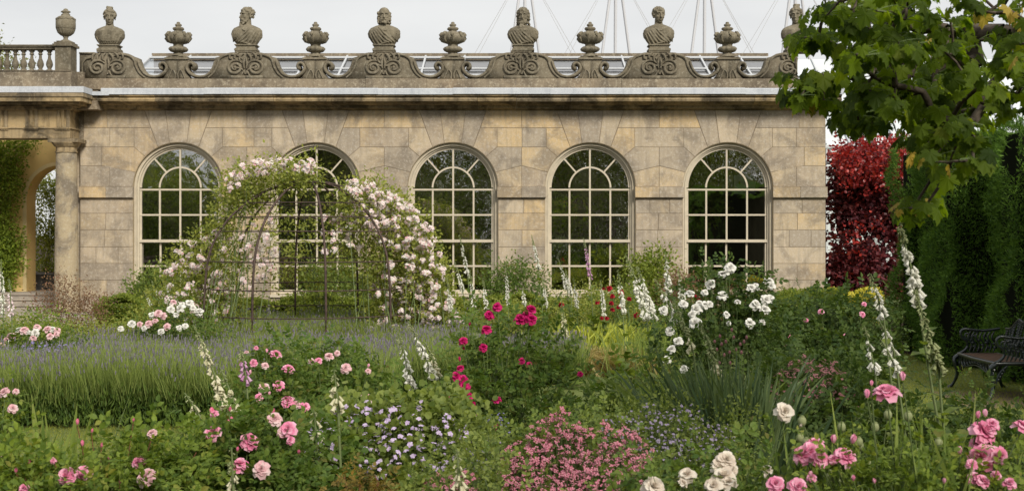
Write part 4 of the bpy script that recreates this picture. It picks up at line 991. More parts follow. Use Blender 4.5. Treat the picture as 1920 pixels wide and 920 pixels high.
# ================================================================== TREES AND HEDGES
def tree(name, label, b, h, cr, leaf, nc, per, T, size, sig, group=None, trunk=.18, z0=.3, squash=1.0, bark='bark', bare=0):
    b = np.array(b, float); r = thing(name, label, 'tree', b, group)
    d = rnd(nc); d /= np.linalg.norm(d, axis=1, keepdims=True); rad = rng.random(nc)**.45
    lob = 1+.25*np.sin(3*d[:, 0]+2*d[:, 2]*2+b[0])+.15*np.sin(7*d[:, 1]+5*d[:, 0])
    c0 = b+[0, 0, h*(z0+(1-z0)/2)]; C = c0+d*(rad*lob)[:, None]*[cr, cr, h*(1-z0)/2*squash]
    mb = MB(); clumps(mb, C, per, sig, T, size, 0, .5, c0); mb.build('crown', leaf, r)
    tk = MB(); tk.tube([b, b+[.1, 0, h*.3], b+[0, .1, h*.55], b+[.05, 0, h*.8]], [trunk, trunk*.8, trunk*.5, trunk*.15], 8)
    k = min(16, nc); ends = C[:k]; A = b+np.stack([np.zeros(k), np.zeros(k), uni(.3, .6, k)*h], 1); tk.tubes(bez(A, (A+ends)/2+[0, 0, .1*h], ends, 6), trunk*.35, .02, 5)
    tk.build('trunk', bark, r, True); return r
for k, (x, y, h, cr) in enumerate([(-11.0, -13, 12, 4.6), (-23, -18, 6.5, 4.5), (-7, -17, 15, 5.8), (2, -15, 15.5, 5.8), (11, -17, 15, 5.8), (19, -14, 15, 5.6), (-35, -24, 15, 5), (28, -18, 14, 5.6)]):
    tree('garden_tree', 'broad green tree across the garden, reflected in the arched windows', (x, y, 0), h, cr, 'lf_far', 460, 24, LEAF2, .42, .6, 'trees reflected in the windows', .3, .0)
for k, x in enumerate((-20, -12, -4, 4, 12, 20)): tree('unseen_shrub', 'large rounded shrub added out of view to darken the low window panes', (x, -9.5-(k % 2)*1.5, 0), 5.6, 3.6, 'lf_geran', 240, 24, LEAF2, .34, .45, 'shrubs added to darken the window reflections', 0, .06)  # added behind the camera to block bright sky gaps in the lower pane reflections
tree('distant_tree', 'small pale tree far behind the balustrade at the left edge', (-25.0, 62, 0), 12.6, 2.0, 'lf_far', 150, 40, LEAF2, .16, .28, None, .15, .35)
# greenery seen through the portico arch and behind the panes
shrub('potted_camellia', 'leafy variegated shrub in a dark pot seen through the yellow arch', 'potted plant', [(66, 330), (112, 320), (112, 525), (66, 520), (60, 420)], 36.3, .5, 'lf_ramb', LEAF2, .085, 200, 26, .13, 'st_brown', 8)
for j, (px, m, lab) in enumerate(((80, 'pot', 'dark grey plant pot standing in the yellow archway'), (97, 'pot', 'small black pot beside the larger pot in the archway'))):
    p = gpos(px, 35.6 if j == 0 else 35.4); p[2] = .38; r = thing('plant_pot', lab, 'pot', p, 'pots in the archway'); q = .24 if j == 0 else .2; mb = MB(); mb.lathe([(q*.7, 0), (q, .42), (q*1.1, .425), (q*1.1, .48), (q, .48)], p, 18); mb.build('body', m, r, True); mb = MB(); mb.lathe([(q*.98, .482), (q*.9, .49)], p, 18); mb.build('compost', 'soil', r)
SP = [('indoor_shrub', 'green leafy shrub behind the glass of the leftmost window', 345, [(262, 330), (420, 300), (420, 560), (262, 560)]),
      ('indoor_shrub', 'green leafy shrub behind the glass above the rose dome', 590, [(510, 290), (668, 290), (668, 560), (510, 560)]),
      ('indoor_shrub', 'white-flecked camellia behind the glass of the middle window', 848, [(765, 300), (930, 280), (930, 560), (765, 560)]),
      ('indoor_shrub', 'green leafy shrub behind the glass of the fourth window', 1107, [(1025, 290), (1190, 300), (1190, 560), (1025, 560)]),
      ('indoor_shrub', 'green climber behind the upper left panes of the rightmost window', 1320, [(1285, 280), (1360, 290), (1350, 400), (1285, 450)])]
for n_, l_, px, poly in SP: shrub(n_, l_, 'indoor plant', poly, 33.8, .5, 'lf_box', LEAF2, .12, 150, 24, .18, 'st_brown', 10, 'plants inside the orangery')
cb = thing('wall_cabinet', 'grey metal cabinet high on the inner wall behind the rightmost window', 'cabinet', W(1396, 366, 36.5)); mb = MB(); a = W(1374, 366, 36.5); b_ = W(1418, 327, 36.5)
mb.box((a[0], 36.5, a[2]), (b_[0], 38.55, b_[2])); mb.build('body', 'pot', cb); mb = MB(); mb.box((a[0]+.03, 36.47, a[2]+.03), (b_[0]-.03, 36.498, b_[2]-.03)); mb.build('door', 'white_metal', cb)
# ivy on the yellow wall
P = in_poly([(-40, 262), (75, 262), (62, 276), (40, 280), (33, 320), (44, 345), (30, 370), (20, 400), (32, 430), (44, 465), (38, 500), (18, 520), (14, 545), (-40, 545)], 420)
C = np.array([W(x, y, 34.3-uni(0, .22)) for x, y in P]); r = thing('ivy', 'green creeper climbing the yellow wall at the left edge', 'creeper', gpos(0, 34.3)); mb = MB(); clumps(mb, C, 26, [.12, .06, .12], LEAF2, .085, 0, .2); mb.build('foliage', 'lf_ivy', r)
mb = MB(); A = np.repeat(gpos(-5, 34.4)[None], 16, 0)+rnd(16, .1)*[1, 0, 0]; e = C[:16]; mb.tubes(bez(A, (A+e)/2, e, 5), .015, .006, 4); mb.build('stems', 'st_brown', r)
C = np.array([W(x, y, 31.9) for x, y in in_poly([(-30, 262), (66, 264), (40, 272), (-30, 285)], 30)])
# yew hedge with buttresses at the right
yw_ = thing('yew_hedge', 'tall dark clipped yew hedge with buttresses behind the bench', 'hedge', (7.5, 18, 0))
def hface(mb, x0, x1, y0, y1, z1, n, T=NARROW, s=.065, z0=0.0, j=.03):
    """leafy skin on the front, left and top faces of a clipped block"""
    A = np.array([(x1-x0)*(z1-z0), (y1-y0)*(z1-z0), (x1-x0)*(y1-y0)]); nn = (n*A/A.sum()).astype(int); P = []; N = []
    u, v = uni(0, 1, nn[0]), uni(0, 1, nn[0]); P.append(np.stack([x0+u*(x1-x0), np.full(nn[0], y0), z0+v*(z1-z0)], 1)); N.append(np.tile([0, -1., .2], (nn[0], 1)))
    u, v = uni(0, 1, nn[1]), uni(0, 1, nn[1]); P.append(np.stack([np.full(nn[1], x0), y0+u*(y1-y0), z0+v*(z1-z0)], 1)); N.append(np.tile([-1., 0, .2], (nn[1], 1)))
    u, v = uni(0, 1, nn[2]), uni(0, 1, nn[2]); P.append(np.stack([x0+u*(x1-x0), y0+v*(y1-y0), np.full(nn[2], z1)], 1)); N.append(np.tile([0, 0, 1.], (nn[2], 1)))
    P = np.concatenate(P); N = np.concatenate(N); wob = .07*np.sin(P[:, 0]*3+P[:, 2]*2.3)+.06*np.sin(P[:, 1]*4+P[:, 2]*3.7)+.035*np.sin(P[:, 2]*11+P[:, 0]*9)
    P = P+N*(wob+rng.normal(0, j, len(P)))[:, None]
    d = N*.6+rnd(len(P), .5); d[:, 2] += .25; mb.inst(T, P, d, N+rnd(len(P), .6), s*uni(.6, 1.3, len(P)))
mb = MB()
for (x0, x1, y0, y1, z1, n) in ((6.45, 9, 21.0, 21.6, 3.35, 36000), (6.32, 9, 18.5, 20.0, 3.4, 60000), (6.46, 9, 16.5, 17.3, 3.35, 36000), (7.0, 9, 12, 21.7, 3.3, 80000)): hface(mb, x0, x1, y0, y1, z1, n)
mb.build('foliage', 'lf_yew', yw_)
mb = MB()
for (x0, x1, y0, y1, z1) in ((6.57, 9, 21.12, 21.5, 3.25), (6.44, 9, 18.62, 19.9, 3.3), (6.58, 9, 16.62, 17.2, 3.25), (7.12, 8.95, 12.1, 21.4, 3.2)): mb.box((x0, y0, 0), (x1, y1, z1))
mb.build('inner_twigs', plain('dark_twigs', (.012, .014, .008), .95, .05), yw_)
# box hedging
def boxhedge(label, x0, x1, y0, y1, z1, n, mat='lf_box', s=.05):
    r = thing('box_hedge', label, 'hedge', ((x0+x1)/2, (y0+y1)/2, 0), 'low clipped hedges'); mb = MB(); hface(mb, x0, x1, y0, y1, z1, n, LEAF2, s, 0, .03); mb.build('foliage', mat, r)
    mb = MB(); mb.box((x0+.1, y0+.1, 0), (x1-.1, y1-.1, z1-.1)); mb.build('inner_twigs', 'dark_twigs' if 'dark_twigs' in Mt else bpy.data.materials['dark_twigs'], r)
hx = lambda px, D: (px-960)*D/FPX
boxhedge('low box hedge left of the rose dome, in front of the wall', hx(188, 26.6), hx(285, 26.6), 26.5, 27.4, .46, 14000)
boxhedge('long low box hedge running behind the rose dome to the middle window', hx(395, 26.6), hx(1190, 26.6), 26.6, 27.3, .50, 60000)
boxhedge('low pale green box hedge at the right corner of the orangery', hx(1462, 24), hx(1590, 24), 24, 26.5, .66, 26000)
boxhedge('bright yellow-green low hedge in front of the red shrub', hx(1560, 27), hx(1672, 27), 27.5, 28.6, .62, 9000, 'lf_yellow')
# smoke bushes
_, C = shrub('smoke_bush', 'tall purple-leaved smoke bush with scarlet top at the building corner', 'shrub', [(1566, 330), (1562, 290), (1590, 275), (1620, 285), (1660, 272), (1700, 280), (1715, 330), (1735, 400), (1730, 560), (1562, 560)], 33.8, 1.1, 'lf_plum', ROUND, .105, 760, 26, [.14, .17, .12], 'st_brown', 26)
r = COL.objects[-1].parent if COL.objects[-1].parent else None
sb = [o for o in COL.objects if o.name == 'smoke_bush'][0]
P = in_poly([(1568, 290), (1575, 268), (1600, 280), (1625, 262), (1660, 272), (1700, 262), (1722, 330), (1720, 400), (1720, 500), (1568, 500)], 620); P = P[rng.random(len(P)) < np.clip(1.15-(P[:, 1]-270)/90, .03, 1)]; C = np.array([W(x, y, 33.0+uni(-.5, 1.0)) for x, y in P])
mb = MB(); clumps(mb, C, 18, .11, ROUND, .08, 0, .5, None); q = C[C[:, 2] > np.quantile(C[:, 2], .75)]; clumps(mb, q[::2]+[0, 0, .15], 9, [.09, .09, .20], ROUND, .065); mb.build('red_young_foliage', 'lf_red', sb)

# ================================================================== MAPLE at the right, trunk out of the frame
mp = thing('maple_tree', 'maple branches with large lobed leaves hanging in from the upper right', 'tree', (4.6, 7.2, 0))
reg = [[(1525, -60), (1960, -60), (1960, 120), (1920, 190), (1860, 170), (1800, 120), (1700, 90), (1600, 50), (1560, 45), (1535, 10)],
       [(1590, 60), (1700, 60), (1800, 130), (1870, 180), (1840, 230), (1760, 245), (1690, 235), (1630, 215), (1605, 200), (1605, 160), (1590, 110)],
       [(1500, 62), (1540, 58), (1535, 80), (1505, 80)], [(1490, 145), (1560, 130), (1560, 200), (1488, 205)], [(1580, 190), (1660, 190), (1650, 235), (1600, 232)],
       [(1745, 220), (1850, 200), (1850, 250), (1830, 300), (1790, 340), (1775, 365), (1760, 350), (1755, 320), (1735, 290)], [(1700, 375), (1745, 370), (1735, 400), (1705, 400)],
       [(1725, 260), (1770, 270), (1750, 300), (1730, 300)], [(1900, 120), (1960, 120), (1960, 240), (1905, 215)]]
cnt = [96, 98, 6, 14, 16, 32, 6, 5, 9]; nodes = []
for poly, n in zip(reg, cnt):
    for x, y in in_poly(poly, n): d = uni(5.6, 8.2) if n > 20 else uni(6.2, 7.0); nodes.append(W(x, y, d))
nodes = np.array(nodes); root0 = np.array([4.6, 7.2, 0.0])
limb = [np.array([4.6, 7.2, 0]), np.array([4.55, 7.2, 1.6]), np.array([4.4, 7.15, 2.5]), np.array([3.9, 7.0, 2.95]), np.array([3.3, 6.9, 3.15]), np.array([2.8, 6.8, 3.05])]
limb2 = [np.array([4.5, 7.2, 2.6]), np.array([4.3, 7.1, 3.4]), np.array([3.7, 6.9, 3.7]), np.array([3.0, 6.7, 3.7])]
T0 = limb+limb2[1:]; par = [-1, 0, 1, 2, 3, 4, 2, 6, 7]; T0 = [t for t in T0]
order = np.argsort(np.linalg.norm(nodes-np.array([3.6, 7, 3.2]), axis=1))
for i in order:
    p = nodes[i]; d = np.linalg.norm(np.array(T0)-p, axis=1); 
    cost = d+.0; cost[:2] += 9; cost += .12*np.maximum(0, p[2]-np.array(T0)[:, 2]); j = int(np.argmin(cost)); T0.append(p); par.append(j)
T0 = np.array(T0); wgt = np.ones(len(T0))
for i in range(len(T0)-1, 0, -1): wgt[par[i]] += wgt[i]
rad = .0035*np.sqrt(wgt)+.0015; mb = MB()
for i in range(1, len(T0)):
    a, b_ = T0[par[i]], T0[i]; m = (a+b_)/2+rnd(1, .03*np.linalg.norm(b_-a)+.004)[0]; ra = min(rad[par[i]], rad[i]*1.25)
    if i < 6: ra = [.16, .16, .14, .10, .07, .05][i]; rb = [.16, .15, .11, .08, .05, .04][i]
    else: rb = rad[i]
    mb.tube([a, m, b_], [ra, (ra+rb)/2, rb], 6, caps=False)
mb.build('branches', 'bark', mp, True)
LC = []; LD = []; LN = []; Y = []; yf = []
for i in range(9, len(T0)):
    k = random.choice((5, 6, 7, 8, 9)); base = T0[i]; back = T0[par[i]]-base; 
    for q in range(k):
        a = uni(0, 2*PI); st_ = np.array([math.cos(a), math.sin(a), uni(-.2, .5)]); st_ /= np.linalg.norm(st_); ptip = base+st_*uni(.05, .12)
        dd = st_*.55+np.array([0, 0, -1.0])*uni(.7, 1.5)+rnd(1, .2)[0]; LC.append(ptip); LD.append(dd); LN.append(st_*.9+np.array([0, -.25, .75])+rnd(1, .2)[0]); Y.append((base, ptip)); yf.append(i)
LC, LD, LN = map(np.array, (LC, LD, LN)); s = uni(.042, .095, len(LC)); isy = np.isin(yf, rng.choice(np.arange(9, len(T0)), 16, False)) & (rng.random(len(LC)) < .8)
mb = MB(); mb.inst(MAPLE, LC[~isy], LD[~isy], LN[~isy], s[~isy]); mb.build('leaves', 'lf_maple', mp)
mb = MB(); mb.inst(MAPLE, LC[isy], LD[isy], LN[isy], s[isy]*.85); mb.build('yellow_leaves', 'lf_mapley', mp)
mb = MB(); A = np.array([a for a, b_ in Y]); B = np.array([b_ for a, b_ in Y]); mb.tubes(bez(A, (A+B)/2+[0, 0, .01], B, 4), .002, .0015, 3); mb.build('leaf_stalks', 'st_green', mp)
# ================================================================== BENCH
bn = thing('garden_bench', 'black cast-iron bench with fern-pattern back and slatted wooden seat by the yew hedge', 'bench', (5.85, 15.5, 0))
F0, F1, XB = 14.92, 16.12, 6.12          # near end, far end, back plane
xf = lambda y: 5.60+.03*(15.5-y)*-1      # front edge
def bz(L, n=30):
    a = np.array(L, float); t = np.linspace(0, len(a)-1, n); i = np.clip(t.astype(int), 0, len(a)-2); f = (t-i)[:, None]
    p0 = a[np.maximum(i-1, 0)]; p1 = a[i]; p2 = a[i+1]; p3 = a[np.minimum(i+2, len(a)-1)]
    return .5*(2*p1+(p2-p0)*f+(2*p0-5*p1+4*p2-p3)*f*f+(3*p1-p0-3*p2+p3)*f**3)
mb = MB(); ys = F0-.06; 
for k in range(6): x = 5.66+k*.075; mb.box((x, F0+.01, .425), (x+.062, F1-.01, .445))
mb.build('seat', 'bench_wood', bn)
mb = MB(); mb.tube([(5.63, F0-.02, .43), (5.60, (F0+F1)/2, .43), (5.63, F1+.02, .43)], .024, 8); mb.tube([(XB, F0, .43), (XB, F1, .43)], .02, 8)
for y in (F0, F1): mb.tube([(5.63, y, .43), (XB, y, .43)], .022, 8)
for j in range(13):                      # pierced fern apron below the seat
    y = F0+.05+j*(F1-F0-.1)/12; dz = .09+.05*math.cos(2*PI*(j/12))
    mb.tube(bz([(5.63, y, .41), (5.63, y+.03, .41-dz*.5), (5.63, y-.01, .41-dz)], 8), [.016]*3+[.02]*3+[.008]*2, 5)
    mb.tube(bz([(5.63, y+.04, .40), (5.635, y, .37), (5.63, y-.04, .40)], 8), .009, 5)
mb.tube(bz([(5.63, F0+.02, .36), (5.63, F0+.2, .30), (5.63, (F0+F1)/2, .35), (5.63, F1-.2, .30), (5.63, F1-.02, .36)], 30), .010, 5)
mb.build('seat_frame', 'bench_iron', bn, True)
for y, x, s in ((F0, 5.62, -1), (F1, 5.62, 1), (F0, XB, -1), (F1, XB, 1)):
    mb = MB(); o = -1 if x < 6 else 1
    mb.tube(bz([(x+.02, y, .42), (x+.05*-o*-1, y, .36), (x-.01*o*-1, y, .2), (x+.05*o, y+.04*s, .06), (x+.10*o, y+.06*s, .0)], 16), np.interp(np.linspace(0, 1, 16), [0, .3, .75, 1], [.032, .028, .018, .028]), 7)
    mb.tube(bz([(x-.16*o, y, .41), (x-.07*o, y, .33), (x-.02*o, y, .2)], 10), .013, 6); mb.tube(bz([(x, y-.16*s, .41), (x, y-.08*s, .33), (x, y-.01*s, .22)], 10), .012, 6)
    for q in range(5): z = .38-.035*q; mb.sphere((x-(.05+.02*(4-q))*o, y, z), (.022, .014, .022), 6, 5)
    mb.build('leg', 'bench_iron', bn, True)
for y in (F0, F1):
    mb = MB(); mb.tube(bz([(5.63, y, .44), (5.69, y, .47), (5.74, y, .53), (5.72, y, .60), (5.66, y, .65), (5.65, y, .71), (5.70, y, .745), (5.80, y, .735), (5.95, y, .725), (XB+.02, y, .75)], 40), .018, 7)
    mb.tube(bz([(5.74, y, .60), (5.70, y, .65), (5.72, y, .69), (5.77, y, .68), (5.77, y, .64)], 16), .010, 6)
    for q in range(7): xx = 5.76+q*.05; mb.tube(bz([(xx, y, .46), (xx+.03, y, .55), (xx-.02, y, .64), (xx+.02, y, .72)], 10), [.008, .012, .014, .012, .009, .014, .014, .012, .009, .006], 5)
    for q in range(16): mb.sphere((5.78+.31*random.random(), y+random.uniform(-.01, .01), .47+.25*random.random()), (.03, .008, .018), 6, 4)
    mb.build('armrest', 'bench_iron', bn, True)
def topz(t): return .75+.13*math.exp(-((t-.30)/.12)**2)+.15*math.exp(-((t-.55)/.14)**2)+.12*math.exp(-((t-.80)/.10)**2)
tt = np.linspace(0, 1, 50); mb = MB()
xb = lambda z: XB+.05+.18*(z-.45)
mb.tube([(xb(topz(t)), F1-(F1-F0)*t, topz(t)) for t in tt], .016, 7)
for q in range(22):                      # fern fronds
    t = .03+.94*q/21; y = F1-(F1-F0)*t; z1 = topz(t)-.01; cv = .05*math.sin(q*1.7)
    L = bz([(xb(.45), y, .45), (xb(.6), y+cv, .45+(z1-.45)*.5), (xb(z1), y, z1)], 14); mb.tube(L, .007, 5)
    for j in range(2, 13):
        for s in (-1, 1): p = L[j]; e = p+np.array([0, s*.032*(1-.4*j/13), .018]); mb.tube([p, (p+e)/2+[-.004, 0, .004], e], [.006, .008, .002], 4)
mb.build('backrest', 'bench_iron', bn, True)

# ================================================================== ROSE DOME
DA = 22.4; XA = hx(580, DA); RA = 1.92
dome = thing('rose_dome', 'domed rusty iron plant frame with hoops standing in the lavender', 'plant frame', (XA, DA, 0))
prof = [(0.0, 1.0), (.8, 1.0), (1.45, .97), (1.85, .90), (2.2, .77), (2.5, .58), (2.72, .36), (2.83, .17)]
def rr_(z): return RA*np.interp(z, [p[0] for p in prof], [p[1] for p in prof])
k0 = None
for k in range(10):
    a = 2*PI*(k+.5)/10-PI/2-.02; P = bz([(XA+RA*f*math.cos(a), DA+RA*f*math.sin(a), z) for z, f in prof], 40); mb = MB(); mb.tube(P, .020, 6); mb.build('rib', 'iron', dome, True)
for z in (.08, .58, 1.02, 1.48, 1.98, 2.22, 2.46, 2.83):
    mb = MB(); rz = rr_(z); n = 48; mb.tube([(XA+rz*math.cos(a), DA+rz*math.sin(a), z) for a in np.linspace(0, 2*PI, n, endpoint=False)], .010 if z < 2.8 else .02, 5, closed=True); mb.build('hoop', 'iron', dome, True)

def climber(name, label, polys, dens, thick, base_px, fl, flpoly, nfl, sizes=(.75, 1.25)):
    b = gpos(base_px, DA-1.2); r = thing(name, label, 'climbing rose', b, 'roses trained on the dome'); C = []
    for poly, n in zip(polys, dens):
        for x, y in in_poly(poly, n): C.append(W(x, y, DA+uni(-thick, thick)))
    C = np.array(C); C[:, 2] = np.maximum(C[:, 2], .05); mb = MB(); clumps(mb, C, 26, .12, LEAF2, .07, 0, .5, np.array([XA, DA, .8])); mb.build('foliage', 'lf_ramb', r)
    e = C[:14]; A = np.repeat(b[None], 14, 0)+rnd(14, .4)*[1, 1, 0]; A[:, 0] = .4*A[:, 0]+.6*e[:, 0]; A[:, 2] = 0; mb = MB(); mb.tubes(bez(A, (A+e)/2+[0, 0, .3], e, 8), .010, .004, 4); mb.build('canes', 'st_green', r)
    P = []
    for poly, n in zip(flpoly, nfl):
        for x, y in in_poly(poly, n): P.append(W(x, y, DA-uni(-.2, thick*1.15)))
    P = np.array(P); o = P-np.array([XA, DA, .8]); o /= np.linalg.norm(o, axis=1, keepdims=True); many(r, 'blossom_truss', fl, P, o*.6+[0, -.9, .3]+rnd(len(P), .3), uni(*sizes, len(P)))
    return r
climber('climbing_rose', 'pale pink climbing rose massed over the left side of the iron dome',
    [[(408, 400), (425, 330), (450, 318), (560, 306), (592, 322), (585, 340), (520, 352), (470, 385), (430, 430), (402, 440)], [(330, 470), (400, 425), (440, 440), (455, 520), (440, 640), (300, 645), (250, 600), (300, 540)], [(440, 440), (530, 400), (560, 470), (500, 590), (445, 600)]], [210, 300, 34], .8, 380, TR,
    [[(425, 335), (455, 312), (500, 300), (585, 300), (595, 325), (520, 325), (470, 335), (430, 365)], [(330, 470), (405, 420), (440, 450), (430, 600), (330, 600), (300, 540)], [(440, 430), (530, 400), (540, 470), (500, 520), (450, 560)]], [70, 95, 36], (.8, 1.25))
climber('climbing_rose', 'pale pink climbing rose cascading down the right side of the iron dome',
    [[(640, 345), (700, 345), (770, 385), (810, 440), (830, 500), (830, 530), (700, 520), (680, 470), (665, 400)], [(690, 500), (835, 500), (868, 600), (850, 655), (680, 655)], [(640, 350), (670, 380), (690, 480), (640, 470), (590, 420)]], [330, 320, 40], .8, 770, TR,
    [[(635, 345), (680, 340), (765, 380), (812, 440), (830, 510), (800, 540), (700, 440)], [(690, 480), (835, 520), (868, 600), (850, 650), (690, 650)], [(610, 400), (680, 400), (690, 470), (600, 480)]], [200, 150, 24], (.8, 1.3))
# climbing shoots of a third plant behind the open front of the dome
_, C = shrub('leafy_perennial', 'green leafy perennial inside the far side of the iron dome', 'plant', [(530, 450), (560, 380), (620, 400), (690, 470), (690, 580), (520, 590)], 24.6, .5, 'lf_ramb', LEAF2, .075, 60, 24, .12)
# ================================================================== PLANTS AGAINST THE WALL AND MID-GROUND
WS = [('peony', 'dark green peony clump against the wall under the leftmost window', [(238, 570), (245, 530), (275, 508), (320, 505), (345, 530), (350, 580)], 29.3, 'lf_mid', .10, 150),
      ('peony', 'green peony clump in front of the wall behind the dome centre', [(555, 580), (560, 520), (600, 492), (650, 498), (690, 530), (690, 585)], 29.3, 'lf_mid', .10, 160),
      ('leafy_shrub', 'loose olive shrub at the foot of the pier right of the dome', [(915, 570), (925, 520), (960, 505), (1010, 510), (1030, 570)], 29.4, 'lf_rose', .09, 120),
      ('leafy_shrub', 'fresh green rounded shrub below the pier between the two right windows', [(1170, 580), (1175, 510), (1205, 486), (1245, 488), (1275, 520), (1290, 580)], 27.4, 'lf_box', .10, 190),
      ('bronze_shrub', 'bronze-leaved shrub below the left part of the rightmost window', [(1250, 580), (1255, 530), (1280, 515), (1305, 540), (1310, 580)], 26.2, 'lf_bronze', .06, 110),
      ('leafy_shrub', 'grey-green shrub under the fourth window among the foxgloves', [(1020, 580), (1030, 552), (1090, 545), (1180, 550), (1180, 590)], 26.0, 'lf_ramb', .06, 150)]
for n_, l_, poly, D, m_, s_, nc in WS: shrub(n_, l_, 'shrub', poly, D, .6, m_, LEAF2, s_*.8, int(nc*1.2), 28, .13, 'st_brown', 12)
r, C = shrub('bronze_smoke_bush', 'airy pinkish bronze shrub in front of the stone column', 'shrub', [(62, 640), (70, 560), (100, 530), (135, 512), (160, 560), (190, 590), (185, 640)], 21.5, .7, 'lf_bronze', LEAF2, .042, 260, 16, .10, 'st_brown', 40, sr=.004)
mid = [('ground_cover', 'low green perennial foliage filling the bed behind the crimson rose', [(860, 640), (870, 585), (1000, 572), (1200, 580), (1215, 640), (1150, 652), (1080, 645)], 22.5, 1.6, 'lf_ramb', .055, 420),
       ('ground_cover', 'grey-green low foliage behind the white rose bush', [(1190, 660), (1200, 580), (1300, 570), (1480, 560), (1680, 575), (1690, 640), (1500, 660)], 20, 1.8, 'lf_rose', .055, 420),
       ('ground_cover', 'greenery between the left roses and the clipped box hedge', [(0, 650), (0, 605), (60, 600), (200, 612), (300, 600), (330, 650)], 19.5, 1.5, 'lf_ramb', .045, 320)]
for n_, l_, poly, D, dp, m_, s_, nc in mid:
    r, C = shrub(n_, l_, 'plants', poly, D, dp, m_, LEAF2, s_, nc, 24, [.16, .3, .07], 'st_green', 20); r['kind'] = 'stuff'
# bright strap leaves and sedge beyond the lawn
tuft('day_lily', 'fresh lime green strap leaves in front of the fourth window', 'plant', 1085, 20.5, 260, .50, .16, .014, 'lf_lime', rad=.42)
tuft('day_lily', 'pale green strap leaves left of the white spires below the fourth window', 'plant', 1160, 20.0, 200, .58, .18, .013, 'lf_lime', rad=.35)
tuft('day_lily', 'green grassy clump right of the lime strap leaves', 'plant', 1240, 17.5, 380, .72, .2, .007, 'lf_iris', rad=.4)
tuft('sedge', 'straw-coloured sedge clump edging the far lawn', 'grass clump', 1085, 17.9, 1800, .33, .2, .006, 'lf_sedge', rad=.2)
tuft('sedge', 'second straw sedge clump to the right, under the grassy stems', 'grass clump', 1140, 17.8, 1800, .31, .22, .006, 'lf_sedge', rad=.24)
tuft('low_grass', 'tan dry grass edging right of the two sedge clumps', 'grass clump', 1190, 17.7, 1400, .30, .22, .006, 'lf_sedge', rad=.25)
# red roses and small dark blooms
r, C = shrub('red_rose_bush', 'small dark red rose bush below the fourth window', 'rose bush', [(1120, 620), (1130, 560), (1170, 545), (1230, 560), (1240, 625)], 22.5, .5, 'lf_rose', LEAF2, .05, 70, 18, .1, 'st_green', 12)
bloom_list(r, 'bloom', RR, 22, [(1142, 540, 5), (1146, 568, 4), (1165, 548, 5), (1180, 560, 4), (1148, 555, 4), (1193, 590, 5), (1052, 571, 5), (1148, 580, 4), (1137, 597, 4), (1120, 566, 4), (1132, 541, 4), (1160, 575, 4), (1128, 596, 3)], root_loc(r), rad=.004)
r, C = shrub('red_rose_bush', 'red-flowered low bush right of the tall white foxglove group', 'rose bush', [(1290, 600), (1300, 562), (1380, 545), (1410, 590), (1400, 610)], 21, .5, 'lf_bronze', LEAF2, .045, 110, 20, .1, 'st_red', 12)
bloom_list(r, 'bloom', RR, 20.6, [(1306, 556, 4), (1313, 562, 4), (1400, 555, 4), (1405, 578, 4), (1320, 570, 3), (1395, 565, 4), (1408, 590, 3), (1388, 572, 3)], root_loc(r))
# lavender
def lavender(label, areas, n, h, grp='lavender hedges', w=.0032, lean=.16, purple=.16, mat='lf_lav'):
    P = []; A = np.array([(x1-x0)*(y1-y0) for x0, x1, y0, y1 in areas]); A = A/A.sum()
    for (x0, x1, y0, y1), f in zip(areas, A): m = int(n*f); P.append(np.stack([uni(x0, x1, m), uni(y0, y1, m), np.zeros(m)], 1))
    B = np.concatenate(P); m = len(B); r = thing('lavender_hedge', label, 'lavender', B.mean(0), grp)
    cl = np.round(B/.45)*.45; cl += .1*np.sin(cl[:, ::-1]*7); out = B-cl
    tip = B+out*.7+rnd(m, lean*.6)*[1, 1, 0]; hh = h*(.82+.18*np.cos(np.clip(np.linalg.norm(out[:, :2], axis=1)*5, 0, PI/2)))*uni(.80, 1.1, m)*(1+.08*np.sin(cl[:, 0]*3+cl[:, 1])); tip[:, 2] = hh; tip[:, 1] -= .08*(B[:, 1] < B[:, 1].min()+.3)
    mb = MB(); blades(mb, B+(tip-B)*uni(.40, .72, m)[:, None], tip, w*.8, 4); mb.build('stalks', 'lf_lavt', r)
    mb = MB(); k = int(m*1.9); j = rng.integers(0, m, k); q = B[j]+(tip[j]-B[j])*uni(.03, .68, k)[:, None]; mb.inst(NARROW, q, rnd(k, .4)+[0, 0, 1.0], rnd(k)+[0, -1, 0], .075*uni(.6, 1.3, k)); mb.build('leaves', mat, r)
    sp = MB(); j = rng.random(m) < purple; q = tip[j]; sp.inst(SPK, q, (tip-B)[j]/h*.6+rnd(j.sum(), .12)+[0, 0, 1], rnd(j.sum()), uni(.025, .052, j.sum())); sp.build('flower_spikes', 'p_lav', r); return r
def _spk():
    V = []; F = []
    for j, (r0, y) in enumerate([(.05, 0), (.14, .15), (.10, .35), (.15, .55), (.12, .8), (.02, 1.05)]):
        for i in range(4): a = PI/2*i+.4*j; V.append((r0*math.cos(a), y, r0*math.sin(a)))
    for j in range(5):
        for i in range(4): F.append((j*4+i, j*4+(i+1) % 4, (j+1)*4+(i+1) % 4, (j+1)*4+i))
    return T_(V, (F, 0))
SPK = _spk()
lavender('long lavender hedge along the front lawn at the left', [(-6.3, -2.4, 12.7, 14.6), (-2.4, -1.3, 13.2, 15.2), (-1.3, -.45, 14.6, 16.4)], 46000, .70, purple=.10)
lavender('lavender row behind the pink rose bushes, right of the dome front', [(-1.3, .9, 16.2, 17.8)], 18000, .56, purple=.14)
lavender('lavender band at the front foot of the rose dome', [(-7.5, -1.3, 16.4, 19.5)], 22000, .48, purple=.15)
lavender('pale lavender growing inside and behind the rose dome', [(-5.8, -.6, 21.0, 25.4)], 26000, .46, w=.0045, purple=.08, mat='lf_ramb')
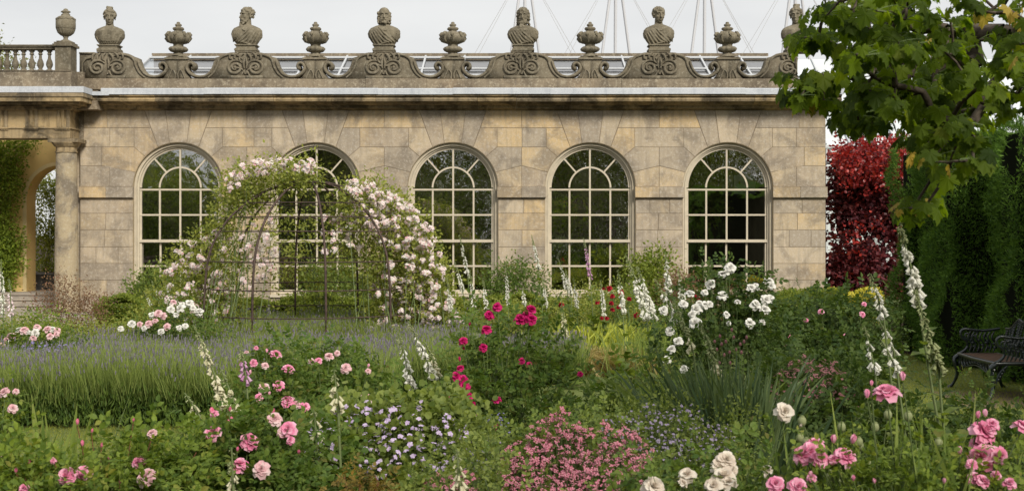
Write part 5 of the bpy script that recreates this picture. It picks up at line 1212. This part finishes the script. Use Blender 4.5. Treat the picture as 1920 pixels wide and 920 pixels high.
# ================================================================== ROSES AND BORDER PLANTS
def rose_bush(name, label, poly, D, depth, leaf, leafsz, nc, per, sig, mes, lst, buds=(), budm=None, stem='st_green', T=LEAF6, ns=30, face=(0, -.8, .5), sr=.005, group='rose bushes', sl='lf_rose', dj=.15):
    r, C = shrub(name, label, 'rose bush', poly, D, depth, leaf, T, leafsz, nc, per, sig, stem, ns, group, sr=sr)
    b = np.array(root_loc(r)); bloom_list(r, 'bloom', mes, D-depth*.35, lst, b, stem, dj, None, face, sr*.7, sl, lsize=leafsz)
    if buds: bloom_list(r, 'bud', budm, D-depth*.3, buds, b, stem, dj, None, (0, -.1, 1), sr*.6, None)
    return r
rose_bush('rose_bush', 'white rose bush at the left foot of the iron dome', [(240, 690), (248, 620), (290, 585), (350, 565), (400, 600), (425, 660), (400, 700)], 18.6, .6, 'lf_rose', .05, 190, 24, .11, RW+RPA[:1],
    [(374, 584, 8), (355, 568, 7), (297, 587, 7), (320, 580, 7), (338, 578, 8), (278, 607, 7), (247, 607, 7), (226, 616, 5), (262, 608, 5), (347, 611, 5), (336, 614, 5), (313, 612, 6), (302, 621, 6), (249, 655, 7), (255, 662, 6), (274, 656, 6), (285, 590, 6), (306, 592, 6), (330, 590, 5), (342, 571, 5), (291, 601, 5), (270, 615, 5), (362, 577, 5), (325, 566, 5)], T=LEAF2)
rose_bush('rose_bush', 'pale pink rose bush at the far left edge beside the paving', [(-20, 680), (-10, 630), (40, 605), (100, 612), (115, 650), (90, 680)], 15.5, .5, 'lf_rosel', .045, 110, 22, .09, RPA+RW[:1],
    [(45, 619, 8), (20, 631, 8), (22, 641, 7), (2, 650, 8), (70, 613, 6), (66, 624, 7), (62, 634, 6), (89, 617, 7), (98, 617, 6), (107, 619, 6), (94, 630, 6), (35, 618, 6), (12, 636, 5), (106, 626, 5), (52, 622, 5)], T=LEAF2)
rose_bush('rose_bush', 'tall white rose bush in front of the rightmost window', [(1235, 700), (1240, 610), (1270, 560), (1330, 520), (1380, 515), (1440, 540), (1480, 580), (1490, 660), (1450, 700), (1340, 705)], 11.5, .6, 'lf_dark', .045, 330, 24, .085, RW,
    [(1370, 502, 10), (1361, 512, 8), (1355, 514, 8), (1354, 554, 9), (1282, 570, 8), (1305, 579, 10), (1298, 588, 7), (1303, 605, 11), (1256, 621, 8), (1271, 639, 8), (1259, 654, 8), (1244, 581, 8), (1294, 550, 8), (1362, 589, 6), (1383, 566, 6), (1417, 571, 10), (1436, 562, 10), (1444, 558, 7), (1435, 580, 9), (1406, 605, 9), (1430, 604, 6), (1282, 691, 7), (1441, 527, 9), (1446, 535, 7), (1409, 539, 8), (1416, 537, 7), (1332, 532, 9), (1322, 571, 7), (1330, 570, 6), (1250, 674, 7), (1366, 606, 4), (1322, 548, 6), (1311, 568, 6)], sr=.005, sl='lf_dark')
rose_bush('rose_bush', 'dense dark green rose bush with few blooms left of the tall foxgloves', [(1480, 720), (1480, 620), (1530, 580), (1600, 572), (1650, 600), (1670, 680), (1640, 740), (1520, 740)], 12.6, .8, 'lf_dark', .055, 360, 24, .10, RP,
    [(1477, 629, 5), (1471, 645, 4), (1617, 589, 5), (1511, 600, 4), (1539, 584, 5), (1580, 625, 4), (1620, 570, 4)])
rose_bush('rose_bush', 'small pink rose bush left of the cream foxglove, before the lavender', [(440, 780), (450, 690), (480, 650), (540, 650), (575, 690), (580, 770), (540, 800), (460, 800)], 10.2, .4, 'lf_rose', .042, 170, 24, .07, RP+RPA[:1],
    [(517, 664, 10), (475, 680, 7), (497, 685, 6), (541, 691, 10), (523, 722, 10), (494, 726, 10), (486, 745, 7), (540, 752, 12), (555, 757, 8), (572, 762, 9), (480, 652, 4), (462, 660, 4)], [(500, 660, 5), (470, 700, 5), (505, 740, 5)], BP)
rose_bush('rose_bush', 'rounded rose bush with a few pale pink blooms in front of the lavender', [(545, 780), (545, 700), (570, 665), (640, 655), (695, 685), (712, 730), (700, 780), (620, 800)], 10.8, .5, 'lf_rose', .045, 230, 24, .07, RPA+RP[:1],
    [(617, 668, 8), (583, 677, 6), (597, 676, 6), (648, 690, 9), (688, 747, 10), (640, 750, 6), (690, 695, 5), (632, 662, 5)], [(690, 688, 5)], BP)
rose_bush('rose_bush', 'tall crimson rose bush in the centre of the border', [(835, 815), (850, 720), (880, 640), (905, 600), (960, 590), (1020, 600), (1060, 640), (1060, 720), (1040, 800), (960, 820)], 8.6, .4, 'lf_rose', .042, 300, 18, .07, RC,
    [(932, 575, 9), (917, 590, 9), (912, 618, 10), (868, 639, 8), (906, 651, 8), (976, 598, 12), (996, 598, 11), (996, 580, 10), (978, 676, 6), (992, 683, 5), (855, 705, 9), (863, 690, 7), (868, 712, 10), (871, 724, 10), (878, 744, 11), (882, 757, 9), (837, 742, 9), (839, 772, 10), (822, 734, 5), (811, 747, 7), (889, 773, 8), (932, 749, 8), (922, 799, 10), (1088, 701, 5), (986, 590, 8), (862, 730, 8)],
    [(862, 676, 5), (805, 760, 4), (870, 655, 4), (880, 610, 4)], BC_, ns=46, face=(0, -.7, .55))
rose_bush('rose_bush', 'broad pink rose bush filling the bottom left corner', [(-30, 930), (-30, 880), (20, 862), (90, 872), (150, 842), (210, 820), (260, 838), (300, 850), (350, 825), (390, 880), (380, 960), (-30, 960)], 5.9, .4, 'lf_rosel', .036, 330, 24, .045, RP+RPA[:1],
    [(125, 892, 16), (158, 886, 14), (274, 894, 18), (260, 866, 12), (45, 915, 9), (285, 812, 9), (100, 862, 5)], [(92, 852, 8), (58, 870, 7), (145, 795, 7), (155, 835, 7), (190, 838, 6), (205, 862, 6), (250, 790, 5), (225, 905, 7), (172, 810, 5), (30, 885, 6)], BH, 'st_red', sl='lf_rosel')
rose_bush('rose_bush', 'leafy pink rose bush at the bottom, right of the broad corner bush', [(340, 940), (350, 860), (380, 815), (430, 795), (480, 790), (540, 800), (570, 845), (590, 940)], 6.3, .4, 'lf_rose', .038, 300, 26, .05, RP+RPA[:1],
    [(398, 812, 15), (468, 827, 17), (515, 785, 13), (540, 805, 15), (450, 870, 14), (490, 880, 15), (443, 878, 12), (545, 825, 8), (530, 810, 10), (402, 775, 7)], [(398, 775, 8), (430, 770, 6), (512, 775, 7), (445, 845, 6), (438, 790, 7), (560, 850, 6), (380, 790, 6), (427, 795, 6)], BH, 'st_green')
rose_bush('rose_bush', 'pale-flowered rose growing in at the left edge above the iris leaves', [(-40, 930), (-40, 760), (-10, 745), (15, 770), (15, 820), (10, 900)], 6.6, .3, 'lf_rosel', .034, 100, 22, .05, RPA,
    [(8, 735, 9), (24, 765, 8), (5, 850, 5), (30, 733, 5)], T=LEAF6)
rose_bush('rose_bush', 'bright pink rose bush across the bottom right corner', [(1500, 960), (1510, 890), (1570, 870), (1660, 850), (1760, 850), (1860, 860), (1940, 830), (1940, 960)], 4.9, .3, 'lf_rosel', .028, 210, 22, .05, RP,
    [(1663, 737, 23), (1843, 810, 25), (1831, 831, 12), (1843, 856, 25), (1873, 854, 16), (1842, 902, 14), (1826, 897, 12), (1893, 906, 12), (1918, 801, 18), (1508, 852, 21), (1528, 833, 17), (1538, 860, 16), (1587, 856, 18), (1563, 860, 10), (1522, 895, 8), (1454, 907, 16), (1495, 912, 16), (1520, 845, 16), (1860, 795, 12), (1575, 850, 12), (1822, 870, 10), (1868, 890, 9)],
    [(1693, 712, 12), (1626, 745, 12), (1634, 722, 7), (1834, 783, 10), (1848, 780, 10), (1800, 850, 12), (1563, 829, 12), (1598, 830, 13), (1520, 893, 9), (1600, 900, 8), (1640, 905, 7), (1770, 905, 8)], BP, 'st_green', ns=50, sl='lf_rosel')
rose_bush('rose_bush', 'cream rose bush at the bottom edge right of the pink astrantia', [(1190, 960), (1200, 900), (1260, 890), (1330, 870), (1400, 890), (1450, 830), (1480, 860), (1510, 960)], 5.1, .3, 'lf_rose', .030, 110, 20, .05, RCR,
    [(1470, 772, 16), (1362, 862, 18), (1358, 893, 20), (1350, 878, 18), (1289, 890, 15), (1225, 912, 20), (1338, 910, 15), (1372, 880, 12), (1280, 905, 9), (1440, 880, 9), (1366, 905, 15)], [(1435, 895, 7), (1500, 800, 6)], [rose_bud('rosebud_cream', 'p_cream', 40)], ns=24)
# seed heads standing among the corner roses
r = thing('poppy_seedheads', 'grey-green poppy seed heads on thin stalks above the corner roses', 'poppy', gpos(1600, 5.6)); P = np.array([W(x, y, 5.5+uni(-.3, .3)) for x, y in [(1504, 789), (1578, 800), (1610, 828), (1665, 777), (1703, 780), (1556, 890), (1570, 905), (1612, 835), (1641, 800), (1500, 820), (1512, 829), (1555, 900), (1760, 830), (1630, 870), (1720, 850), (1590, 930)]])
for p in P: 
    mb = MB(); mb.sphere(p, (.018, .018, .022), 9, 7); mb.lathe([(.009, .019), (.011, .022), (.004, .024)], p, 9); mb.build('seed_head', 'p_bud', r, True)
stalks(r, 'stalks', P, gpos(1600, 5.6), 'st_fox', .0025)
# mounds of small flowers
def mound(name, label, cat, poly, D, depth, leaf, leafsz, nc, per, sig, T, mes, flpoly, nf, size, fj=(0, -.4, .9), stem='st_green', fup=0.0, group=None, most=100):
    r, C = shrub(name, label, cat, poly, D, depth, leaf, T, leafsz, nc, per, sig, stem, 24, group, sr=.004)
    P = in_poly(flpoly, nf); lo = P[:, 1].min(); hi = P[:, 1].max(); F = np.array([W(x, y, FRONT[r.name](x, y)-.07+uni(-.10, .08)) for x, y in P]); F[:, 2] += uni(-.03, .04, nf); F[:, 2] += fup
    many(r, 'flower', mes, F, np.array(fj)+rnd(nf, .35), size*uni(.75, 1.2, nf), most)
    b = np.repeat(np.asarray(root_loc(r))[None], nf, 0); A = F*[1, 1, 0]*.75+b*.25; mb = MB(); mb.tubes(bez(A, (A+F)/2, F, 4), .0022, .0015, 3); mb.build('flower_stems', stem, r); return r
mound('geranium', 'mound of lilac cranesbill flowers in the lower centre-left', 'geranium', [(575, 940), (580, 800), (620, 765), (720, 745), (830, 760), (890, 800), (910, 860), (900, 940)], 7.4, .55, 'lf_geran', .038, 520, 20, .05, ROUND, SL, [(590, 900), (600, 790), (690, 755), (800, 760), (880, 800), (885, 870), (760, 890), (640, 895)], 260, .0165)
mound('geranium', 'dusky lilac flowers weaving between the pink roses and cranesbill mound', 'geranium', [(560, 930), (570, 820), (600, 790), (640, 840), (650, 930)], 6.9, .3, 'lf_rose', .035, 110, 20, .05, ROUND, SL, [(565, 880), (580, 800), (620, 800), (640, 870)], 40, .015)
mound('astrantia', 'pink-red astrantia mass at the bottom centre', 'astrantia', [(930, 990), (935, 870), (980, 825), (1060, 800), (1130, 800), (1210, 820), (1240, 880), (1240, 990)], 6.4, .5, 'lf_mid', .030, 380, 20, .05, LEAF6, UM, [(935, 935), (940, 850), (1000, 812), (1045, 775), (1065, 780), (1080, 800), (1190, 803), (1225, 850), (1215, 890), (1150, 925), (1000, 940)], 720, .0165, (0, -.55, .8))
mound('astrantia', 'small dusky pink astrantia at the bottom edge left of the larger mass', 'astrantia', [(780, 960), (790, 905), (860, 885), (940, 900), (960, 960)], 5.9, .3, 'lf_geran', .03, 110, 20, .05, LEAF6, UM, [(790, 915), (800, 900), (870, 890), (900, 910), (860, 930)], 50, .016, (0, -.5, .8))
mound('astrantia', 'dusky pink astrantia clump in front of the dense dark rose bush', 'astrantia', [(1425, 800), (1430, 720), (1470, 685), (1540, 672), (1600, 690), (1630, 760), (1600, 800)], 9.4, .5, 'lf_dark', .045, 260, 22, .06, LEAF6, UD, [(1430, 745), (1450, 700), (1500, 675), (1560, 680), (1600, 730), (1620, 765), (1540, 750), (1470, 770)], 260, .018, (0, -.4, .9))
mound('catmint', 'hazy violet catmint between the pink astrantia and the blue-green leaves', 'catmint', [(1110, 900), (1120, 800), (1200, 770), (1300, 765), (1400, 800), (1410, 900), (1300, 940), (1230, 940)], 7.3, .5, 'lf_geran', .028, 420, 22, .06, LEAF2, [single5('flower_violet', 'p_mauve', 50, 'p_lilac')], [(1120, 850), (1130, 790), (1210, 765), (1300, 770), (1380, 810), (1390, 880), (1260, 860)], 420, .009)
mound('forget_me_not', 'small blue flowers at the foot of the crimson rose', 'blue flowers', [(830, 830), (840, 780), (900, 760), (960, 780), (1010, 800), (990, 850), (880, 850)], 8.2, .35, 'lf_dark', .03, 130, 20, .05, LEAF2, SB, [(835, 790), (860, 760), (900, 770), (960, 790), (950, 820), (860, 815)], 110, .009)
mound('forget_me_not', 'violet cranesbill patch at the left edge under the pale pink roses', 'blue flowers', [(-20, 690), (-20, 650), (60, 645), (150, 640), (170, 670), (60, 690)], 14.9, .5, 'lf_lav', .035, 110, 20, .07, LEAF2, SB, [(-10, 680), (-10, 655), (60, 648), (150, 640), (150, 655), (60, 675)], 160, .017)
mound('nepeta', 'mauve flowering foliage filling the gap left of the pink astrantia', 'catmint', [(860, 930), (860, 850), (920, 820), (960, 840), (960, 930)], 6.9, .3, 'lf_geran', .026, 160, 22, .05, LEAF2, [single5('flower_mauve', 'p_mauve', 51, 'p_lilac')], [(865, 900), (870, 850), (920, 830), (950, 850), (940, 900)], 90, .008)
shrub('golden_shrub', 'small yellow-orange leaved shrub at the bottom edge', 'shrub', [(640, 950), (645, 905), (670, 892), (705, 898), (715, 950)], 6.0, .15, 'lf_gold', LEAF6, .024, 60, 20, .035, 'st_red', 14)
# broad-leaved foliage plants
def broad(name, label, px, D, n, h, spread, size, mat, T=LEAF6, cat='foliage plant', nst=9):
    b = gpos(px, D); r = thing(name, label, cat, b); e = b+rnd(nst, spread)*[1, .6, 0]+[0, 0, h]; e[:, 2] *= uni(.75, 1.05, nst); c = bez(np.repeat(b[None], nst, 0)+rnd(nst, spread*.4)*[1, 1, 0], (b+e)/2+[0, 0, .05], e, 9)
    mb = MB(); mb.tubes(c, .007, .003, 5); mb.build('stems', 'st_fox', r); mb = MB(); i = rng.integers(0, nst, n); t = rng.integers(1, 9, n); p = c[i, t]+rnd(n, .01); a = uni(0, 2*PI, n)
    mb.inst(T, p, np.stack([np.cos(a), np.sin(a), uni(.1, .9, n)], 1), rnd(n, .2)+[0, -.1, 1], size*(1.2-.07*t)*uni(.75, 1.15, n)); mb.build('leaves', mat, r); return r
broad('phlox', 'tall soft green leafy stems right of the crimson rose', 1125, 9.0, 240, .74, .16, .13, 'lf_iris', nst=12)
broad('phlox', 'broad fresh green leaves below the white rose bush', 1205, 9.3, 260, .85, .18, .17, 'lf_iris', nst=12)
broad('comfrey', 'large light green leaves beside the blue-green strap leaves', 1250, 8.3, 200, .66, .17, .18, 'lf_lime', nst=8)
broad('phlox', 'leafy green clump left of the white rose bush stems', 1195, 10.3, 240, .88, .20, .15, 'lf_iris', nst=12)
tuft('iris', 'fan of pale green iris leaves on the left in front of the lavender', 'iris', 78, 7.4, 30, .98, .13, .030, 'lf_iris', rad=.09, k=7, hv=.4)
tuft('iris', 'second iris fan of yellowing leaves at the left near the lawn', 'iris', 114, 7.3, 16, .80, .13, .024, 'lf_iris', rad=.05, k=7)
tuft('allium_leaves', 'tall arching blue-green strap leaves right of centre', 'allium', 1375, 8.2, 480, 1.12, .24, .014, 'lf_blue', (-.12, 0), rad=.13, k=7)
tuft('allium_leaves', 'pale green arching strap leaves left of the blue-green clump', 'allium', 1310, 8.6, 150, .98, .24, .017, 'lf_iris', (-.12, 0), rad=.14, k=7)
tuft('iris', 'upright green sword leaves rising among the corner pink roses', 'iris', 1750, 5.1, 80, 1.28, .16, .017, 'lf_iris', rad=.22, k=7)
tuft('iris', 'sword-shaped leaves at the bottom right beside the cream rose', 'iris', 1640, 5.2, 40, 1.15, .16, .014, 'lf_iris', rad=.2, k=7)
tuft('iris', 'sword leaves at the right edge of the border', 'iris', 1880, 5.3, 40, 1.1, .18, .015, 'lf_iris', rad=.18, k=7)
r = thing('allium', 'thin-stalked chive buds over the strap leaves right of centre', 'allium', gpos(1385, 8.8)); P = np.array([W(x, y, 8.8+uni(-.3, .3)) for x, y in [(1350, 630), (1353, 645), (1361, 640), (1368, 660), (1376, 632), (1380, 655), (1388, 645), (1344, 655), (1358, 665), (1369, 680), (1390, 660), (1395, 640), (1349, 680), (1340, 640), (1400, 632), (1372, 618)]])
for p in P: mb = MB(); mb.sphere(p, (.009, .009, .014), 7, 6); mb.build('bud', 'p_astd', r, True)
stalks(r, 'stalks', P, gpos(1385, 8.8), 'st_fox', .0022)
broad('foxglove_rosette', 'broad green foxglove leaves at the foot of the tallest spire', 1745, 7.2, 130, .75, .14, .21, 'lf_rose', nst=6)
shrub('low_planting', 'dark low foliage under the dusky astrantia at the lower right', 'plants', [(1420, 900), (1420, 790), (1500, 770), (1700, 760), (1900, 800), (1900, 900)], 8.6, .7, 'lf_dark', LEAF6, .05, 320, 20, .10, 'st_green', 20)[0]['kind'] = 'stuff'
shrub('low_planting', 'dark low foliage between the crimson rose and the lavender', 'plants', [(700, 850), (720, 790), (820, 770), (1100, 770), (1120, 860)], 9.4, .7, 'lf_dark', LEAF6, .045, 240, 20, .09, 'st_green', 20)[0]['kind'] = 'stuff'
shrub('low_planting', 'shady low foliage beneath the strap leaves at the lower centre-right', 'plants', [(1060, 860), (1080, 760), (1250, 740), (1440, 740), (1440, 860)], 9.2, .6, 'lf_rose', LEAF6, .05, 260, 20, .10, 'st_green', 20)[0]['kind'] = 'stuff'
shrub('viola', 'small plants with violet flowers at the lawn edge in front of the bench', 'plants', [(1780, 830), (1790, 770), (1840, 755), (1930, 790), (1930, 840)], 9.0, .3, 'lf_rose', LEAF6, .035, 90, 18, .07, 'st_green', 10)

# ================================================================== FOXGLOVES
FX_ = [ # label, tip, low, D, mat, kwargs
 ('white foxglove at the extreme left edge, tallest on that side', (2, 485), (6, 585), 16.5, 'p_fox', {}),
 ('blush foxglove rising before the portico steps at the left', (17, 522), (22, 590), 15.2, 'p_blushx', {}),
 ('small leaning white foxglove under the leftmost window, nearest the column', (270, 545), (287, 582), 25.5, 'p_fox', {}),
 ('small leaning white foxglove under the leftmost window, middle of three', (284, 525), (299, 564), 25.7, 'p_fox', {}),
 ('small leaning white foxglove under the leftmost window, nearest the roses', (304, 524), (320, 552), 25.9, 'p_fox', {}),
 ('large cream foxglove leaning left over the lavender hedge', (362, 608), (425, 765), 8.2, 'p_foxc', {'green': .2}),
 ('cream foxglove behind the leafy pink rose bush, half the height of its neighbour', (346, 736), (388, 805), 6.9, 'p_foxc', {}),
 ('short cream foxglove right of the large leaning one', (408, 680), (445, 770), 8.5, 'p_foxc', {'green': .5}),
 ('slender purple-pink foxglove at the edge of the lavender', (449, 645), (462, 712), 8.9, 'p_foxp', {}),
 ('cream foxglove standing in front of the rounded rose bush', (626, 692), (634, 762), 6.8, 'p_foxc', {'green': .25}),
 ('fading foxglove with few cream bells above the cranesbills', (588, 766), (593, 815), 6.7, 'p_foxc', {'dense': .6}),
 ('white foxglove with open bells in front of the lavender, right of two', (764, 600), (812, 702), 9.0, 'p_fox', {}),
 ('white foxglove leaning left in front of the lavender, left of two', (745, 620), (772, 722), 9.2, 'p_fox', {}),
 ('small greenish foxglove beside the two white ones before the lavender', (795, 640), (822, 700), 9.3, 'p_foxc', {'green': .5}),
 ('white foxglove in front of the middle window', (861, 440), (877, 515), 20.0, 'p_fox', {}),
 ('white foxglove at the foot of the middle window, below its taller neighbour', (880, 505), (889, 572), 19.6, 'p_fox', {}),
 ('white foxglove before the pier right of the middle window', (948, 500), (953, 572), 21, 'p_fox', {}),
 ('short white foxglove in front of the loose olive shrub', (980, 535), (983, 568), 21.5, 'p_fox', {}),
 ('tall white foxglove against the pier left of the fourth window', (996, 440), (1010, 500), 20.4, 'p_fox', {}),
 ('broad white foxglove at the left panes of the fourth window', (1047, 485), (1064, 545), 20.8, 'p_fox', {}),
 ('green-tipped white foxglove beside the broad one at the fourth window', (1060, 505), (1070, 548), 21.2, 'p_fox', {}),
 ('tall purple-flecked foxglove at the centre of the fourth window', (1094, 445), (1107, 520), 20.2, 'p_foxp', {}),
 ('white foxglove under the right panes of the fourth window', (1126, 525), (1133, 590), 20.0, 'p_fox', {}),
 ('large white foxglove leaning left over the fresh green shrub', (1172, 475), (1212, 592), 12.6, 'p_fox', {'green': .3, 'bell': .06, 'dense': 1.5}),
 ('white foxglove just right of the large leaning one, packed with bells', (1194, 498), (1224, 592), 12.9, 'p_fox', {'bell': .06, 'dense': 1.5}),
 ('upright white foxglove before the bronze shrub', (1247, 472), (1254, 548), 13.4, 'p_fox', {'bell': .05}),
 ('white foxglove leaning left in front of the white rose bush', (1228, 522), (1268, 602), 11.8, 'p_fox', {'bell': .055}),
 ('slim green-tipped foxglove at the base of the rightmost window', (1316, 486), (1330, 545), 12.3, 'p_foxc', {'green': .6}),
 ('tall budding green foxglove right of the large white ones', (1312, 600), (1345, 700), 9.6, 'p_foxc', {'green': .8}),
 ('tallest white foxglove leaning left in front of the yew hedge', (1684, 412), (1722, 562), 7.4, 'p_fox', {'green': .22, 'base_dx': .30, 'dense': 1.7, 'bell': .05}),
 ('budding green foxglove spire beside the tallest white one', (1712, 540), (1760, 690), 7.3, 'p_bud', {'green': .7, 'base_dx': .12}),
 ('white foxglove leaning left above the dense dark rose bush', (1630, 512), (1657, 596), 9.0, 'p_fox', {'base_dx': .2}),
 ('white foxglove, lowest of the group left of the yew hedge', (1620, 610), (1640, 692), 8.8, 'p_fox', {'base_dx': .14}),
 ('white foxglove between the high and low ones near the yew hedge', (1648, 600), (1676, 658), 9.1, 'p_fox', {'base_dx': .18}),
 ('white foxglove closest to the budding spire by the yew hedge', (1650, 634), (1682, 694), 8.6, 'p_fox', {'base_dx': .16}),
 ('white foxglove standing inside the left half of the iron dome', (503, 555), (507, 622), 25.5, 'p_fox', {}),
 ('white foxglove in the middle of the iron dome', (598, 540), (600, 602), 25.5, 'p_fox', {}),
 ('white foxglove seen through the dome between the other two', (484, 580), (488, 620), 25.3, 'p_fox', {}),
 ('small white foxglove left of the purple-flecked one at the fourth window', (1075, 520), (1082, 572), 20.6, 'p_fox', {}),
 ('white foxglove against the hedge between the middle window and the pier', (905, 520), (912, 575), 20.9, 'p_fox', {}),
 ('white foxglove in front of the pier, between two taller ones', (1018, 520), (1024, 575), 20.5, 'p_fox', {}),
 ('white foxglove rising just left of the large leaning pair', (1158, 505), (1168, 580), 17.0, 'p_fox', {'bell': .055}),
 ('white foxglove right of the upright one, before the bronze shrub', (1272, 500), (1280, 565), 15.0, 'p_fox', {'bell': .05}),
 ('pale foxglove in the gap between crimson rose and lime strap leaves', (1052, 560), (1060, 625), 16.0, 'p_foxc', {'green': .5}),
 ('slim white foxglove behind the crimson rose', (838, 520), (846, 580), 20.8, 'p_fox', {}),
 ('leaning white foxglove at the right of the dome roses', (852, 490), (868, 545), 21.2, 'p_fox', {}),
 ('green budded foxglove above the blue-green strap leaves', (1262, 560), (1300, 660), 9.9, 'p_foxc', {'green': .75}),
 ('out-of-focus cream foxglove rising from the bottom edge, left of the astrantia', (856, 842), (864, 930), 5.3, 'p_foxc', {'bell': .035}),
 ('pale foxglove at the bottom edge inside the leafy pink rose bush', (434, 838), (438, 930), 5.4, 'p_foxc', {'green': .6, 'bell': .03}),
]
Mt['p_blushx'] = Mt['p_blush']
for lab, tip, low, D, mat, kw in FX_: foxglove(lab, tip, low, D, mat, **kw)

# ================================================================== GRASS BLADES on the lawn
gb = MB(); n = 60000; P = []
for (x0, x1, y0, y1, f) in ((-5.5, 3.0, 10.4, 12.9, .45), (4.2, 6.6, 13.0, 20.5, .4), (.2, 2.8, 17.2, 19.2, .15)):
    m = int(n*f); P.append(np.stack([uni(x0, x1, m), uni(y0, y1, m), np.full(m, .004)], 1))
P = np.concatenate(P); tip = P+rnd(len(P), .015)*[1, 1, 0]; tip[:, 2] = uni(.02, .045, len(P)); blades(gb, P, tip, .003, 2); o = gb.build('grass', 'lf_grass', None, kind='stuff'); o['label'] = 'short mown grass of the garden lawn'; o['category'] = 'grass'
